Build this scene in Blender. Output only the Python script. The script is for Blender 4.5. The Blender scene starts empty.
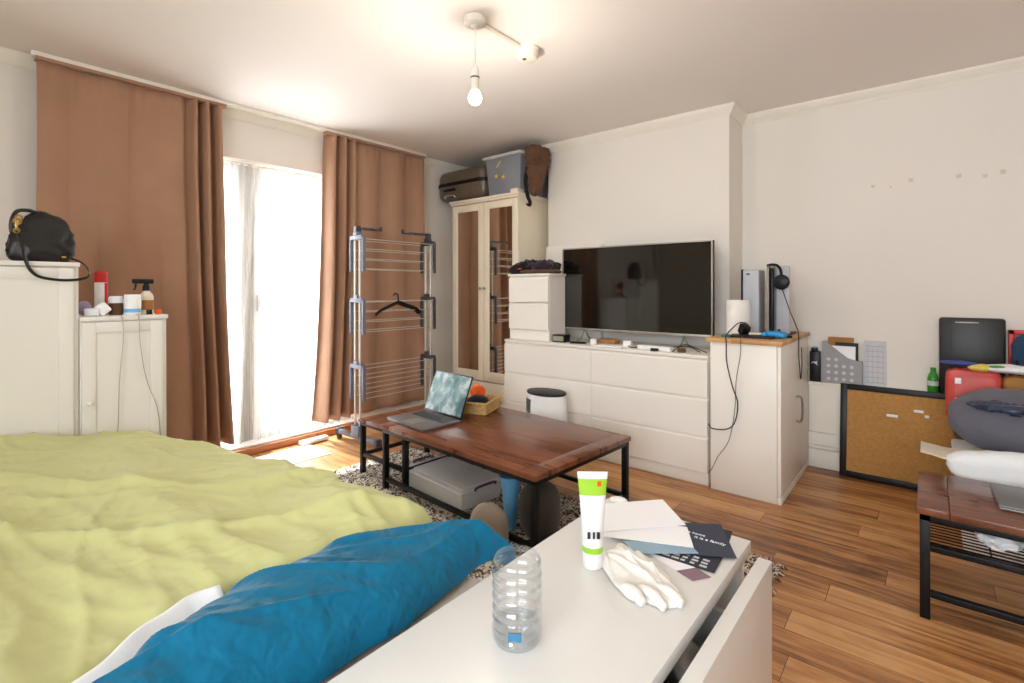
import bpy, bmesh, math, random
from mathutils import Vector, Matrix, noise, Euler
random.seed(7)
C = bpy.context.scene.collection
PI = math.pi
HC = 2.44          # ceiling height
XW, YB, YR = -3.73, 3.585, 3.90   # window wall, chimney breast, right wall

# ------------------------------------------------------------------ materials
def lin(c):
    return tuple(((v/255)/12.92 if v/255 <= .04045 else ((v/255+.055)/1.055)**2.4) for v in c)+(1,)

def nt(name):
    m = bpy.data.materials.new(name); m.use_nodes = True
    t = m.node_tree; t.nodes.clear()
    out = t.nodes.new('ShaderNodeOutputMaterial')
    return m, t, out

def N(t, kind, **k):
    n = t.nodes.new(kind)
    for a, v in k.items():
        if a.startswith('_'): setattr(n, a[1:], v)
        else: n.inputs[a.replace('__', ' ')].default_value = v
    return n

def mat(name, col, rough=.5, metal=0, var=.06, scale=6, bump=0, bscale=150, coat=0, spec=.5, stretch=(1, 1, 1), trans=0):
    m, t, out = nt(name); L = t.links.new
    b = N(t, 'ShaderNodeBsdfPrincipled', Roughness=rough, Metallic=metal)
    b.inputs['Specular IOR Level'].default_value = spec
    b.inputs['Coat Weight'].default_value = coat
    b.inputs['Transmission Weight'].default_value = trans
    tc = N(t, 'ShaderNodeTexCoord'); mp = N(t, 'ShaderNodeMapping'); mp.inputs['Scale'].default_value = stretch
    L(tc.outputs['Object'], mp.inputs['Vector'])
    n = N(t, 'ShaderNodeTexNoise', Scale=scale, Detail=4.0); L(mp.outputs[0], n.inputs['Vector'])
    c = lin(col)
    r = N(t, 'ShaderNodeValToRGB')
    r.color_ramp.elements[0].position = .3; r.color_ramp.elements[1].position = .7
    r.color_ramp.elements[0].color = tuple(v*(1-var) for v in c[:3])+(1,)
    r.color_ramp.elements[1].color = tuple(min(1, v*(1+var)) for v in c[:3])+(1,)
    L(n.outputs['Fac'], r.inputs['Fac']); L(r.outputs['Color'], b.inputs['Base Color'])
    if bump:
        n2 = N(t, 'ShaderNodeTexNoise', Scale=bscale, Detail=3.0); L(mp.outputs[0], n2.inputs['Vector'])
        bp = N(t, 'ShaderNodeBump', Strength=bump, Distance=.002); L(n2.outputs['Fac'], bp.inputs['Height']); L(bp.outputs[0], b.inputs['Normal'])
    L(b.outputs[0], out.inputs[0])
    return m

def mat_clear(name, tint=(1, 1, 1), gloss=.08, rough=.02, extra=0):
    m, t, out = nt(name); L = t.links.new
    tr = N(t, 'ShaderNodeBsdfTransparent'); tr.inputs['Color'].default_value = tint+(1,)
    gl = N(t, 'ShaderNodeBsdfGlossy', Roughness=rough)
    lw = N(t, 'ShaderNodeLayerWeight', Blend=.35)
    ma = N(t, 'ShaderNodeMath', _operation='MULTIPLY_ADD'); ma.inputs[1].default_value = .55; ma.inputs[2].default_value = gloss
    mx = N(t, 'ShaderNodeMixShader')
    L(lw.outputs['Facing'], ma.inputs[0]); L(ma.outputs[0], mx.inputs[0]); L(tr.outputs[0], mx.inputs[1]); L(gl.outputs[0], mx.inputs[2])
    last = mx
    if extra:
        df = N(t, 'ShaderNodeBsdfDiffuse'); df.inputs['Color'].default_value = (.93, .94, .95, 1)
        m2 = N(t, 'ShaderNodeMixShader'); m2.inputs[0].default_value = extra
        L(mx.outputs[0], m2.inputs[1]); L(df.outputs[0], m2.inputs[2]); last = m2
    L(last.outputs[0], out.inputs[0])
    return m

def mat_pane(name):
    m, t, out = nt(name); L = t.links.new
    tr = N(t, 'ShaderNodeBsdfTransparent'); gl = N(t, 'ShaderNodeBsdfGlossy', Roughness=.01)
    lw = N(t, 'ShaderNodeLayerWeight', Blend=.3); fr = N(t, 'ShaderNodeMath', _operation='MULTIPLY_ADD'); fr.inputs[1].default_value = .12; fr.inputs[2].default_value = .02
    L(lw.outputs['Facing'], fr.inputs[0]); mx = N(t, 'ShaderNodeMixShader')
    L(fr.outputs[0], mx.inputs[0]); L(tr.outputs[0], mx.inputs[1]); L(gl.outputs[0], mx.inputs[2]); L(mx.outputs[0], out.inputs[0])
    return m

def mat_sheer(name, col=(.93, .93, .92, 1), lo=.38, hi=.55, df_=.4):
    m, t, out = nt(name); L = t.links.new
    tr = N(t, 'ShaderNodeBsdfTransparent'); tl = N(t, 'ShaderNodeBsdfTranslucent'); df = N(t, 'ShaderNodeBsdfDiffuse')
    tl.inputs['Color'].default_value = df.inputs['Color'].default_value = col
    a = N(t, 'ShaderNodeMixShader'); a.inputs[0].default_value = df_
    b = N(t, 'ShaderNodeMixShader')
    tc = N(t, 'ShaderNodeTexCoord'); nz = N(t, 'ShaderNodeTexNoise', Scale=300.0); L(tc.outputs['Object'], nz.inputs['Vector'])
    mr = N(t, 'ShaderNodeMapRange'); mr.inputs['To Min'].default_value = lo; mr.inputs['To Max'].default_value = hi
    L(nz.outputs['Fac'], mr.inputs['Value']); L(mr.outputs[0], b.inputs[0])
    L(tl.outputs[0], a.inputs[1]); L(df.outputs[0], a.inputs[2]); L(tr.outputs[0], b.inputs[1]); L(a.outputs[0], b.inputs[2]); L(b.outputs[0], out.inputs[0])
    return m

def mat_cloth(name, col, rough=.9, bump=.3, var=.05, sheen=.2, bscale=40, tl=0, fold=0, fscale=7):
    m, t, out = nt(name); L = t.links.new
    b = N(t, 'ShaderNodeBsdfPrincipled', Roughness=rough)
    b.inputs['Specular IOR Level'].default_value = .2; b.inputs['Sheen Weight'].default_value = sheen
    tc = N(t, 'ShaderNodeTexCoord'); n = N(t, 'ShaderNodeTexNoise', Scale=5.0, Detail=5.0); L(tc.outputs['Object'], n.inputs['Vector'])
    c = lin(col); r = N(t, 'ShaderNodeValToRGB'); r.color_ramp.elements[0].position = .3; r.color_ramp.elements[1].position = .7
    r.color_ramp.elements[0].color = tuple(v*(1-var) for v in c[:3])+(1,); r.color_ramp.elements[1].color = tuple(min(1, v*(1+var)) for v in c[:3])+(1,)
    L(n.outputs['Fac'], r.inputs[0]); L(r.outputs[0], b.inputs['Base Color'])
    n2 = N(t, 'ShaderNodeTexNoise', Scale=float(bscale), Detail=4.0, Distortion=.3); L(tc.outputs['Object'], n2.inputs['Vector'])
    bp = N(t, 'ShaderNodeBump', Strength=bump, Distance=.006); L(n2.outputs['Fac'], bp.inputs['Height'])
    if fold:
        n3 = N(t, 'ShaderNodeTexNoise', Scale=float(fscale), Detail=2.0, Distortion=.3); L(tc.outputs['Object'], n3.inputs['Vector'])
        b3 = N(t, 'ShaderNodeBump', Strength=fold, Distance=.04); L(n3.outputs['Fac'], b3.inputs['Height']); L(b3.outputs[0], bp.inputs['Normal'])
    L(bp.outputs[0], b.inputs['Normal'])
    if tl:
        ts = N(t, 'ShaderNodeBsdfTranslucent'); ts.inputs['Color'].default_value = c
        mx = N(t, 'ShaderNodeMixShader'); mx.inputs[0].default_value = tl
        L(b.outputs[0], mx.inputs[1]); L(ts.outputs[0], mx.inputs[2]); L(mx.outputs[0], out.inputs[0])
    else: L(b.outputs[0], out.inputs[0])
    return m

M_ = None
def mat_wood(name, cols, row, length, rough=.35, axis='x', grain=1.0, seam=.004, coat=0, contrast=1.0):
    """planks with grain running along x (or y)"""
    m, t, out = nt(name); L = t.links.new
    b = N(t, 'ShaderNodeBsdfPrincipled', Roughness=rough); b.inputs['Coat Weight'].default_value = coat
    tc = N(t, 'ShaderNodeTexCoord'); mp = N(t, 'ShaderNodeMapping')
    if axis == 'y': mp.inputs['Rotation'].default_value = (0, 0, PI/2)
    L(tc.outputs['Object'], mp.inputs['Vector'])
    sx = N(t, 'ShaderNodeSeparateXYZ'); L(mp.outputs[0], sx.inputs[0])
    dv_ = N(t, 'ShaderNodeMath', _operation='DIVIDE'); L(sx.outputs[1], dv_.inputs[0]); dv_.inputs[1].default_value = row
    fl_ = N(t, 'ShaderNodeMath', _operation='FLOOR'); L(dv_.outputs[0], fl_.inputs[0])
    wn_ = N(t, 'ShaderNodeTexWhiteNoise', _noise_dimensions='1D'); L(fl_.outputs[0], wn_.inputs['W'])
    ml_ = N(t, 'ShaderNodeMath', _operation='MULTIPLY_ADD'); L(wn_.outputs['Value'], ml_.inputs[0]); ml_.inputs[1].default_value = length; L(sx.outputs[0], ml_.inputs[2])
    cb = N(t, 'ShaderNodeCombineXYZ'); L(ml_.outputs[0], cb.inputs[0]); L(sx.outputs[1], cb.inputs[1]); L(sx.outputs[2], cb.inputs[2])
    br = N(t, 'ShaderNodeTexBrick', Scale=1.0); br.offset = 0; br.offset_frequency = 1
    br.inputs['Brick Width'].default_value = length; br.inputs['Row Height'].default_value = row; br.inputs['Mortar Size'].default_value = seam/2
    br.inputs['Color1'].default_value = (0, 0, 0, 1); br.inputs['Color2'].default_value = (1, 1, 1, 1); br.inputs['Mortar'].default_value = (.5, .5, .5, 1)
    L(cb.outputs[0], br.inputs['Vector'])
    # per-plank offset of the grain
    add = N(t, 'ShaderNodeVectorMath', _operation='MULTIPLY_ADD'); L(br.outputs['Color'], add.inputs[0]); add.inputs[1].default_value = (17, 5, 9); L(mp.outputs[0], add.inputs[2])
    m2 = N(t, 'ShaderNodeMapping'); m2.inputs['Scale'].default_value = (1.3*grain, 22*grain, 1); L(add.outputs[0], m2.inputs['Vector'])
    n1 = N(t, 'ShaderNodeTexNoise', Scale=1.0, Detail=8.0, Roughness=.62, Distortion=.7); L(m2.outputs[0], n1.inputs['Vector'])
    m3 = N(t, 'ShaderNodeMapping'); m3.inputs['Scale'].default_value = (2.2*grain, 7*grain, 1); L(add.outputs[0], m3.inputs['Vector'])
    n2 = N(t, 'ShaderNodeTexNoise', Scale=1.0, Detail=5.0, Distortion=1.4); L(m3.outputs[0], n2.inputs['Vector'])
    s1 = N(t, 'ShaderNodeMath', _operation='MULTIPLY_ADD'); L(n1.outputs['Fac'], s1.inputs[0]); s1.inputs[1].default_value = .62
    sc = N(t, 'ShaderNodeMath', _operation='MULTIPLY'); L(n2.outputs['Fac'], sc.inputs[0]); sc.inputs[1].default_value = .33; L(sc.outputs[0], s1.inputs[2])
    s2 = N(t, 'ShaderNodeMath', _operation='MULTIPLY_ADD'); L(br.outputs['Color'], s2.inputs[0]); s2.inputs[1].default_value = .12*contrast; L(s1.outputs[0], s2.inputs[2])
    r = N(t, 'ShaderNodeValToRGB'); e = r.color_ramp.elements
    ps = [.34, .46, .55, .68]
    e[0].position = ps[0]; e[0].color = lin(cols[0]); e[1].position = ps[3]; e[1].color = lin(cols[3])
    for k in (1, 2):
        q = e.new(ps[k]); q.color = lin(cols[k])
    L(s2.outputs[0], r.inputs[0])
    mm = N(t, 'ShaderNodeMix', _data_type='RGBA', _blend_type='MIX'); L(br.outputs['Fac'], mm.inputs['Factor']); L(r.outputs[0], mm.inputs['A']); mm.inputs['B'].default_value = tuple(v*.35 for v in lin(cols[0])[:3])+(1,)
    L(mm.outputs['Result'], b.inputs['Base Color'])
    bp = N(t, 'ShaderNodeBump', Strength=.25, Distance=.001); L(s1.outputs[0], bp.inputs['Height']); L(bp.outputs[0], b.inputs['Normal'])
    rr = N(t, 'ShaderNodeMapRange'); rr.inputs['To Min'].default_value = rough-.08; rr.inputs['To Max'].default_value = rough+.15; L(n1.outputs['Fac'], rr.inputs['Value']); L(rr.outputs[0], b.inputs['Roughness'])
    L(b.outputs[0], out.inputs[0])
    return m

def mat_emit(name, col, s):
    m, t, out = nt(name)
    e = N(t, 'ShaderNodeEmission', Strength=s); e.inputs['Color'].default_value = lin(col); t.links.new(e.outputs[0], out.inputs[0]); return m

M = {}
M['wall'] = mat('wall_paint', (234, 229, 221), .75, var=.015, scale=1.5, bump=.08, bscale=60)
M['ceiling'] = mat('ceiling_paint', (242, 236, 231), .85, var=.012, scale=1.2, bump=.05, bscale=60)
M['trim'] = mat('trim_paint', (240, 236, 224), .45, var=.02)
M['white'] = mat('white_laminate', (240, 236, 228), .38, var=.012, scale=3)
M['cream'] = mat('cream_laminate', (236, 226, 205), .4, var=.015, scale=3)
M['cabwhite'] = mat('painted_cabinet', (235, 232, 226), .42, var=.02, scale=3)
M['desk'] = mat('white_foil', (234, 234, 231), .3, var=.01, scale=3)
M['pvc'] = mat('white_pvc', (244, 244, 242), .3, var=.01)
M['curtain'] = mat_cloth('brown_curtain_fabric', (170, 132, 107), .85, .12, .05, .15, 90)
M['green'] = mat_cloth('lime_cotton', (200, 202, 142), .85, .05, .03, .15, 30, fold=.25, fscale=9)
M['teal'] = mat_cloth('teal_cotton', (0, 108, 146), .6, .08, .08, .1, 30, fold=.4, fscale=18)
M['sheet'] = mat_cloth('white_sheet', (235, 238, 240), .9, .2, .03, .2, 40)
M['mattress'] = mat_cloth('grey_mattress', (196, 188, 176), .9, .3, .05, .1, 120)
M['towel'] = mat_cloth('white_towel', (240, 238, 232), .95, .2, .03, .3, 90)
M['black'] = mat('black_metal', (12, 12, 13), .42, .1, var=.05, spec=.35)
M['blackp'] = mat('black_plastic', (13, 13, 14), .42, var=.05, spec=.35)
M['darkfab'] = mat_cloth('black_cloth', (30, 28, 32), .95, .5, .2, .1, 40)
M['navyfab'] = mat_cloth('navy_cloth', (48, 72, 100), .95, .4, .1, .1, 60)
M['greyfab'] = mat_cloth('charcoal_cloth', (98, 98, 108), .9, .3, .08, .1, 40)
M['taupe'] = mat_cloth('taupe_cloth', (140, 126, 112), .95, .3, .08, .1, 40)
M['brownfab'] = mat_cloth('brown_cloth', (100, 72, 52), .9, .5, .15, .1, 30)
M['leather'] = mat('black_leather', (22, 19, 19), .42, var=.1, bump=.3, bscale=90)
M['gold'] = mat('brass', (205, 170, 95), .3, .9)
M['chrome'] = mat('chrome', (210, 210, 212), .2, .95)
M['steel'] = mat('brushed_steel', (150, 145, 138), .32, .8)
M['silver'] = mat('silver_plastic', (162, 158, 150), .35, .5)
M['tube'] = mat('rack_wire', (205, 200, 190), .35, .35)
M['rack'] = mat('rack_plastic', (112, 116, 132), .45, var=.06)
M['rackdark'] = mat('dark_and_shaded_plastic', (66, 68, 78), .45, var=.06)  # dark plastic, also the shaded tone for the right-end airer brackets
M['screen'] = mat('tv_screen', (15, 15, 12), .05, spec=.85, var=.0)
M['mirror'] = mat('mirror_glass', (225, 222, 215), .02, 1.0, var=0)
M['pane'] = mat_pane('window_glass')
M['sheer'] = mat_sheer('sheer_net')
M['floor'] = mat_wood('oak_laminate', [(74, 44, 24), (138, 90, 52), (178, 124, 74), (206, 156, 102)], .135, 1.25, .34, contrast=1.5, grain=1.25, seam=.002)
M['table'] = mat_wood('dark_walnut', [(66, 34, 20), (104, 56, 32), (124, 70, 42), (156, 94, 60)], .16, 2.0, .26, grain=1.0, seam=.0008, coat=.15, contrast=.4)
M['oak'] = mat_wood('oak_worktop', [(150, 104, 56), (186, 136, 80), (204, 156, 98), (214, 170, 112)], .2, 2.0, .4, seam=.0005)
M['thresh'] = mat_wood('threshold_wood', [(140, 84, 48), (172, 108, 66), (186, 120, 76), (200, 136, 90)], .3, 3, .4, axis='y', seam=.0005)
M['cork'] = mat('cork', (188, 140, 78), .95, var=.12, scale=60, bump=.6, bscale=120)
M['wicker'] = mat('wicker', (200, 165, 105), .7, var=.25, scale=60, bump=.8, bscale=90)
M['orange'] = mat_cloth('orange_cloth', (232, 96, 24), .8, .4, .08, .1, 40)
M['paper'] = mat('white_paper', (250, 251, 255), .8, var=.015)
M['paper2'] = mat('grey_paper', (206, 208, 214), .8, var=.03)
M['ink'] = mat('navy_print', (48, 56, 76), .45, var=.15, scale=12)
M['inkdark'] = mat('dark_print', (40, 40, 54), .5, var=.1)
M['mauve'] = mat('mauve_print', (140, 112, 124), .6)
M['lime'] = mat('lime_plastic', (160, 212, 50), .35)
M['tubewhite'] = mat('white_plastic', (240, 241, 240), .35)
M['clear'] = mat_clear('clear_bottle_plastic', (.965, .985, 1), .09)
M['blueclear'] = mat('blue_label', (60, 130, 170), .5)
M['boxclear'] = mat_clear('clear_box_plastic', (.95, .96, .97), .1, .2, extra=.75)
M['purple'] = mat('purple_plastic', (92, 42, 98), .4)
M['greybox'] = mat('grey_tub_plastic', (128, 132, 140), .45, var=.08)
M['greylid'] = mat('grey_lid_plastic', (188, 188, 190), .45)
M['case'] = mat('bronze_shell', (104, 93, 80), .32, .2, var=.1)
M['yellow'] = mat('yellow_sticker', (225, 200, 90), .5)
M['red'] = mat('red_plastic', (205, 30, 32), .4)
M['redbag'] = mat('red_carrier_plastic', (205, 70, 62), .45, var=.12)
M['kraft'] = mat('kraft_paper', (172, 120, 62), .8, var=.1)
M['greenp'] = mat('green_bottle', (50, 150, 45), .2, var=.1)
M['grey'] = mat('light_grey_plastic', (176, 180, 188), .4)
M['filegrey'] = mat('grey_card', (160, 160, 162), .7)
M['blue'] = mat('blue_plastic', (40, 150, 215), .4)
M['skyblue'] = mat('light_blue_plastic', (110, 180, 232), .35)
M['lilac'] = mat_cloth('lilac_cloth', (165, 155, 185), .9)
M['heater'] = mat('heater_grille', (88, 88, 86), .5, var=.5, scale=120)
M['bag'] = mat('white_thin_plastic', (225, 228, 232), .35)
M['bulb'] = mat_emit('bulb_glow', (255, 214, 150), 14)
M['lampwhite'] = mat('lamp_plastic', (232, 226, 214), .4)
M['outside'] = mat('balcony_concrete', (205, 203, 198), .8, var=.05)
M['keys'] = mat('laptop_keys', (52, 52, 55), .5)
M['laptop'] = mat('laptop_alloy', (128, 126, 126), .38, .5)

def mat_rug():
    m, t, out = nt('shaggy_rug_pile'); L = t.links.new
    b = N(t, 'ShaderNodeBsdfPrincipled', Roughness=.95); b.inputs['Specular IOR Level'].default_value = .1
    tc = N(t, 'ShaderNodeTexCoord')
    v = N(t, 'ShaderNodeTexVoronoi', Scale=95.0, Randomness=1.0); L(tc.outputs['Object'], v.inputs['Vector'])
    sp = N(t, 'ShaderNodeSeparateColor'); L(v.outputs['Color'], sp.inputs[0])
    r = N(t, 'ShaderNodeValToRGB'); r.color_ramp.interpolation = 'CONSTANT'; e = r.color_ramp.elements
    e[0].position = 0; e[0].color = lin((84, 74, 66)); e[1].position = .27; e[1].color = lin((206, 196, 182))
    q = e.new(.55); q.color = lin((222, 214, 202)); q = e.new(.8); q.color = lin((140, 124, 108))
    L(sp.outputs[0], r.inputs[0]); L(r.outputs[0], b.inputs['Base Color']); L(b.outputs[0], out.inputs[0]); return m
M['rug'] = mat_rug()

def mat_laptop_screen():
    m, t, out = nt('laptop_display'); L = t.links.new
    tc = N(t, 'ShaderNodeTexCoord'); n = N(t, 'ShaderNodeTexNoise', Scale=16.0, Detail=5.0, Distortion=.6); L(tc.outputs['Object'], n.inputs['Vector'])
    r = N(t, 'ShaderNodeValToRGB'); e = r.color_ramp.elements; e[0].position = .38; e[0].color = lin((62, 92, 98)); e[1].position = .66; e[1].color = lin((170, 182, 182)); q = e.new(.5); q.color = lin((100, 132, 136))
    L(n.outputs['Fac'], r.inputs[0]); b = N(t, 'ShaderNodeBsdfPrincipled', Roughness=.2); L(r.outputs[0], b.inputs['Base Color'])
    b.inputs['Emission Strength'].default_value = .12; L(r.outputs[0], b.inputs['Emission Color']); L(b.outputs[0], out.inputs[0]); return m
M['display'] = mat_laptop_screen()

# ------------------------------------------------------------------ mesh helpers
def new(): return bmesh.new()

def box(bm, lo, hi, bev=0, mtx=None):
    lo = Vector(lo); hi = Vector(hi)
    r = bmesh.ops.create_cube(bm, size=1)
    vs = r['verts']; s = hi-lo; c = (hi+lo)/2
    for v in vs: v.co = Vector((v.co.x*s.x, v.co.y*s.y, v.co.z*s.z))+c
    if bev:
        es = list({e for v in vs for e in v.link_edges})
        rr = bmesh.ops.bevel(bm, geom=es, offset=bev, segments=2, affect='EDGES', profile=.5)
        vs = rr['verts'] if 0 else list({v for f in rr['faces'] for v in f.verts} | {v for v in vs if v.is_valid})
    if mtx is not None:
        for v in vs: v.co = mtx @ v.co
    return vs

def cyl(bm, p0, p1, r0, r1=None, seg=16, caps=True):
    p0 = Vector(p0); p1 = Vector(p1); r1 = r0 if r1 is None else r1
    d = (p1-p0).normalized(); a = d.orthogonal().normalized(); b = d.cross(a)
    A = []; B = []
    for k in range(seg):
        th = 2*PI*k/seg; o = a*math.cos(th)+b*math.sin(th)
        A.append(bm.verts.new(p0+o*r0)); B.append(bm.verts.new(p1+o*r1))
    for k in range(seg):
        j = (k+1) % seg; bm.faces.new((A[k], A[j], B[j], B[k]))
    if caps: bm.faces.new(A[::-1]); bm.faces.new(B)
    return A+B

def smooth_pts(pts, n=8):
    pts = [Vector(p) for p in pts]
    if len(pts) < 3: return pts
    P = [pts[0]*2-pts[1]]+pts+[pts[-1]*2-pts[-2]]; out = []
    for i in range(1, len(P)-2):
        for k in range(n):
            t = k/n; a, b, c, d = P[i-1], P[i], P[i+1], P[i+2]
            out.append(.5*((2*b)+(c-a)*t+(2*a-5*b+4*c-d)*t*t+(3*b-a-3*c+d)*t**3))
    out.append(pts[-1]); return out

def tube(bm, pts, r, seg=8, sm=6, flat=None):
    pts = smooth_pts(pts, sm) if sm else [Vector(p) for p in pts]
    rings = []; up = None
    for i, p in enumerate(pts):
        d = (pts[min(i+1, len(pts)-1)]-pts[max(i-1, 0)]).normalized()
        if up is None: up = d.orthogonal().normalized()
        up = (up-d*up.dot(d)).normalized(); b = d.cross(up)
        rr = r(i/(len(pts)-1)) if callable(r) else r
        ring = []
        for k in range(seg):
            th = 2*PI*k/seg; f = flat or 1
            ring.append(bm.verts.new(p+up*math.cos(th)*rr+b*math.sin(th)*rr*f))
        rings.append(ring)
    for A, B in zip(rings, rings[1:]):
        for k in range(seg):
            j = (k+1) % seg; bm.faces.new((A[k], A[j], B[j], B[k]))
    bm.faces.new(rings[0][::-1]); bm.faces.new(rings[-1])

def lathe(bm, prof, c, seg=24, mtx=None, sx=1, sy=1):
    rings = []; c = Vector(c)
    for r, z in prof:
        ring = []
        for k in range(seg):
            th = 2*PI*k/seg; v = Vector((math.cos(th)*r*sx, math.sin(th)*r*sy, z))
            if mtx is not None: v = mtx @ v
            ring.append(bm.verts.new(v+c))
        rings.append(ring)
    for A, B in zip(rings, rings[1:]):
        for k in range(seg):
            j = (k+1) % seg; bm.faces.new((A[k], A[j], B[j], B[k]))
    bm.faces.new(rings[0][::-1]); bm.faces.new(rings[-1])

def prism(bm, poly, vec, closed=True):
    vec = Vector(vec); A = [bm.verts.new(Vector(p)) for p in poly]; B = [bm.verts.new(Vector(p)+vec) for p in poly]
    n = len(A)
    for k in range(n):
        j = (k+1) % n; bm.faces.new((A[k], A[j], B[j], B[k]))
    bm.faces.new(A[::-1]); bm.faces.new(B)

def grid(bm, f, nu, nv, thick=0):
    """f(u,v)->Vector; a closed slab of the given thickness when thick"""
    V = [[bm.verts.new(f(i/nu, j/nv)) for j in range(nv+1)] for i in range(nu+1)]
    F = []
    for i in range(nu):
        for j in range(nv): F.append(bm.faces.new((V[i][j], V[i+1][j], V[i+1][j+1], V[i][j+1])))
    if thick:
        bm.normal_update()
        W = [[bm.verts.new(V[i][j].co-V[i][j].normal*thick) for j in range(nv+1)] for i in range(nu+1)]
        for i in range(nu):
            for j in range(nv): bm.faces.new((W[i][j], W[i][j+1], W[i+1][j+1], W[i+1][j]))
        for i in range(nu):
            bm.faces.new((V[i][0], W[i][0], W[i+1][0], V[i+1][0])); bm.faces.new((V[i][nv], V[i+1][nv], W[i+1][nv], W[i][nv]))
        for j in range(nv):
            bm.faces.new((V[0][j], V[0][j+1], W[0][j+1], W[0][j])); bm.faces.new((V[nu][j], W[nu][j], W[nu][j+1], V[nu][j+1]))

def nz(x, y, z=0): return noise.noise(Vector((x, y, z)))
def spow(v, p): return math.copysign(abs(v)**p, v)

def blob(bm, c, r, px=1, pz=1, amp=0, freq=6, seed=0, mtx=None, nu=40, nv=24, ridge=0, zmin=None, f=None):
    """superellipsoid with wrinkles"""
    c = Vector(c); rows = []
    for j in range(nv+1):
        ph = -PI/2+PI*j/nv; row = []
        for i in range(nu):
            th = 2*PI*i/nu
            v = Vector((spow(math.cos(ph), pz)*spow(math.cos(th), px), spow(math.cos(ph), pz)*spow(math.sin(th), px), spow(math.sin(ph), pz)))
            v = Vector((v.x*r[0], v.y*r[1], v.z*r[2]))
            if f: v = f(v)
            w = (v+Vector((seed, seed*2.3, 0)))*freq
            n = noise.noise(w)*amp
            if ridge: n += (1-abs(noise.noise(w*1.7)*2.2))**2*ridge-ridge*.4
            v = v+v.normalized()*n if v.length > 1e-6 else v
            if mtx is not None: v = mtx @ v
            v = v+c
            if zmin is not None: v.z = max(v.z, zmin)
            if j in (0, nv) and i > 0: row.append(row[0])
            else: row.append(bm.verts.new(v))
        rows.append(row)
    for j in range(nv):
        for i in range(nu):
            k = (i+1) % nu; q = [rows[j][i], rows[j][k], rows[j+1][k], rows[j+1][i]]
            u = []
            for a in q:
                if a not in u: u.append(a)
            if len(u) > 2: bm.faces.new(u)

def RZ(a): return Matrix.Rotation(a, 4, 'Z')
def at(x, y, z=0, a=0): return Matrix.Translation((x, y, z)) @ RZ(a)

def obj(name, bm, m, parent=None, local=False, label=None, ang=40):
    me = bpy.data.meshes.new(name)
    bmesh.ops.recalc_face_normals(bm, faces=bm.faces)
    for fc in bm.faces: fc.smooth = True
    bm.to_mesh(me); bm.free()
    me.set_sharp_from_angle(angle=math.radians(ang))
    me.materials.append(M[m] if isinstance(m, str) else m)
    o = bpy.data.objects.new(name, me); C.objects.link(o)
    if parent is not None:
        if not local:
            w = world(parent); me.transform(w.inverted())
        o.parent = parent
    elif not local:
        cs = [v.co for v in me.vertices]
        b = Vector(((min(c.x for c in cs)+max(c.x for c in cs))/2, (min(c.y for c in cs)+max(c.y for c in cs))/2, min(c.z for c in cs)))
        me.transform(Matrix.Translation(-b)); o.location = b
    if label: o['label'] = label
    return o

def world(o):
    m = Matrix.Translation(o.location) @ o.rotation_euler.to_matrix().to_4x4()
    return world(o.parent) @ m if o.parent else m

def thing(name, label, cat, loc=(0, 0, 0), a=0, group=None):
    o = bpy.data.objects.new(name, None); C.objects.link(o); o.location = loc; o.rotation_euler = (0, 0, a)
    o.empty_display_size = .05
    o['label'] = label; o['category'] = cat
    if group: o['group'] = group
    return o

def tag(o, label, cat, group=None, kind=None):
    o['label'] = label; o['category'] = cat
    if group: o['group'] = group
    if kind: o['kind'] = kind
    return o

def struct(name, bm, m, parent=None, label=None):
    o = obj(name, bm, m, parent)
    if parent is None: o['kind'] = 'structure'
    if label: o['label'] = label
    return o

def sbox(lo, hi, bev=0, mtx=None):
    bm = new(); box(bm, lo, hi, bev, mtx); return bm

def text_mesh(name, s, size, mtx, m, parent, ext=.0004):
    cu = bpy.data.curves.new(name, 'FONT'); cu.body = s; cu.size = size; cu.extrude = ext; cu.align_x = 'CENTER'; cu.align_y = 'CENTER'
    to = bpy.data.objects.new(name, cu); C.objects.link(to)
    dg = bpy.context.evaluated_depsgraph_get(); me = bpy.data.meshes.new_from_object(to.evaluated_get(dg))
    bpy.data.objects.remove(to); bpy.data.curves.remove(cu)
    bm = new(); bm.from_mesh(me); bpy.data.meshes.remove(me); bm.transform(mtx)
    return obj(name, bm, m, parent)

# ================================================================== SETTING
YS, XE = -1.9, 2.0     # wall behind the camera, wall on the right
fl = struct('floor', sbox((XW-.3, YS-.2, -.1), (XE+.2, YR+.2, 0)), 'floor')
struct('ceiling', sbox((XW-.3, YS-.2, HC), (XE+.2, YR+.2, HC+.1)), 'ceiling')
# window wall with the balcony door opening
O0, O1, OT = 1.15, 2.42, 2.10
bm = new()
box(bm, (XW-.28, YS-.2, 0), (XW, O0, HC)); box(bm, (XW-.28, O1, 0), (XW, YR+.2, HC)); box(bm, (XW-.28, O0, OT), (XW, O1, HC))
struct('wall_left', bm, 'wall')
bm = new(); box(bm, (-2.57, YB, 0), (-1.05, YR, HC)); struct('wall_chimney', bm, 'wall')
struct('wall_back', sbox((XW, YR, 0), (XE, YR+.2, HC)), 'wall')
# wall on the right side and the wall behind the camera, which gets an added window for fill light
struct('wall_right', sbox((XE, YS-.2, 0), (XE+.2, YR+.2, HC)), 'wall')
W0, W1, WZ0, WZ1 = -.9, 1.3, .85, 2.15
bm = new(); box(bm, (XW, YS-.2, 0), (W0, YS, HC)); box(bm, (W1, YS-.2, 0), (XE, YS, HC)); box(bm, (W0, YS-.2, 0), (W1, YS, WZ0)); box(bm, (W0, YS-.2, WZ1), (W1, YS, HC))
struct('wall_behind', bm, 'wall')
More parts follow.
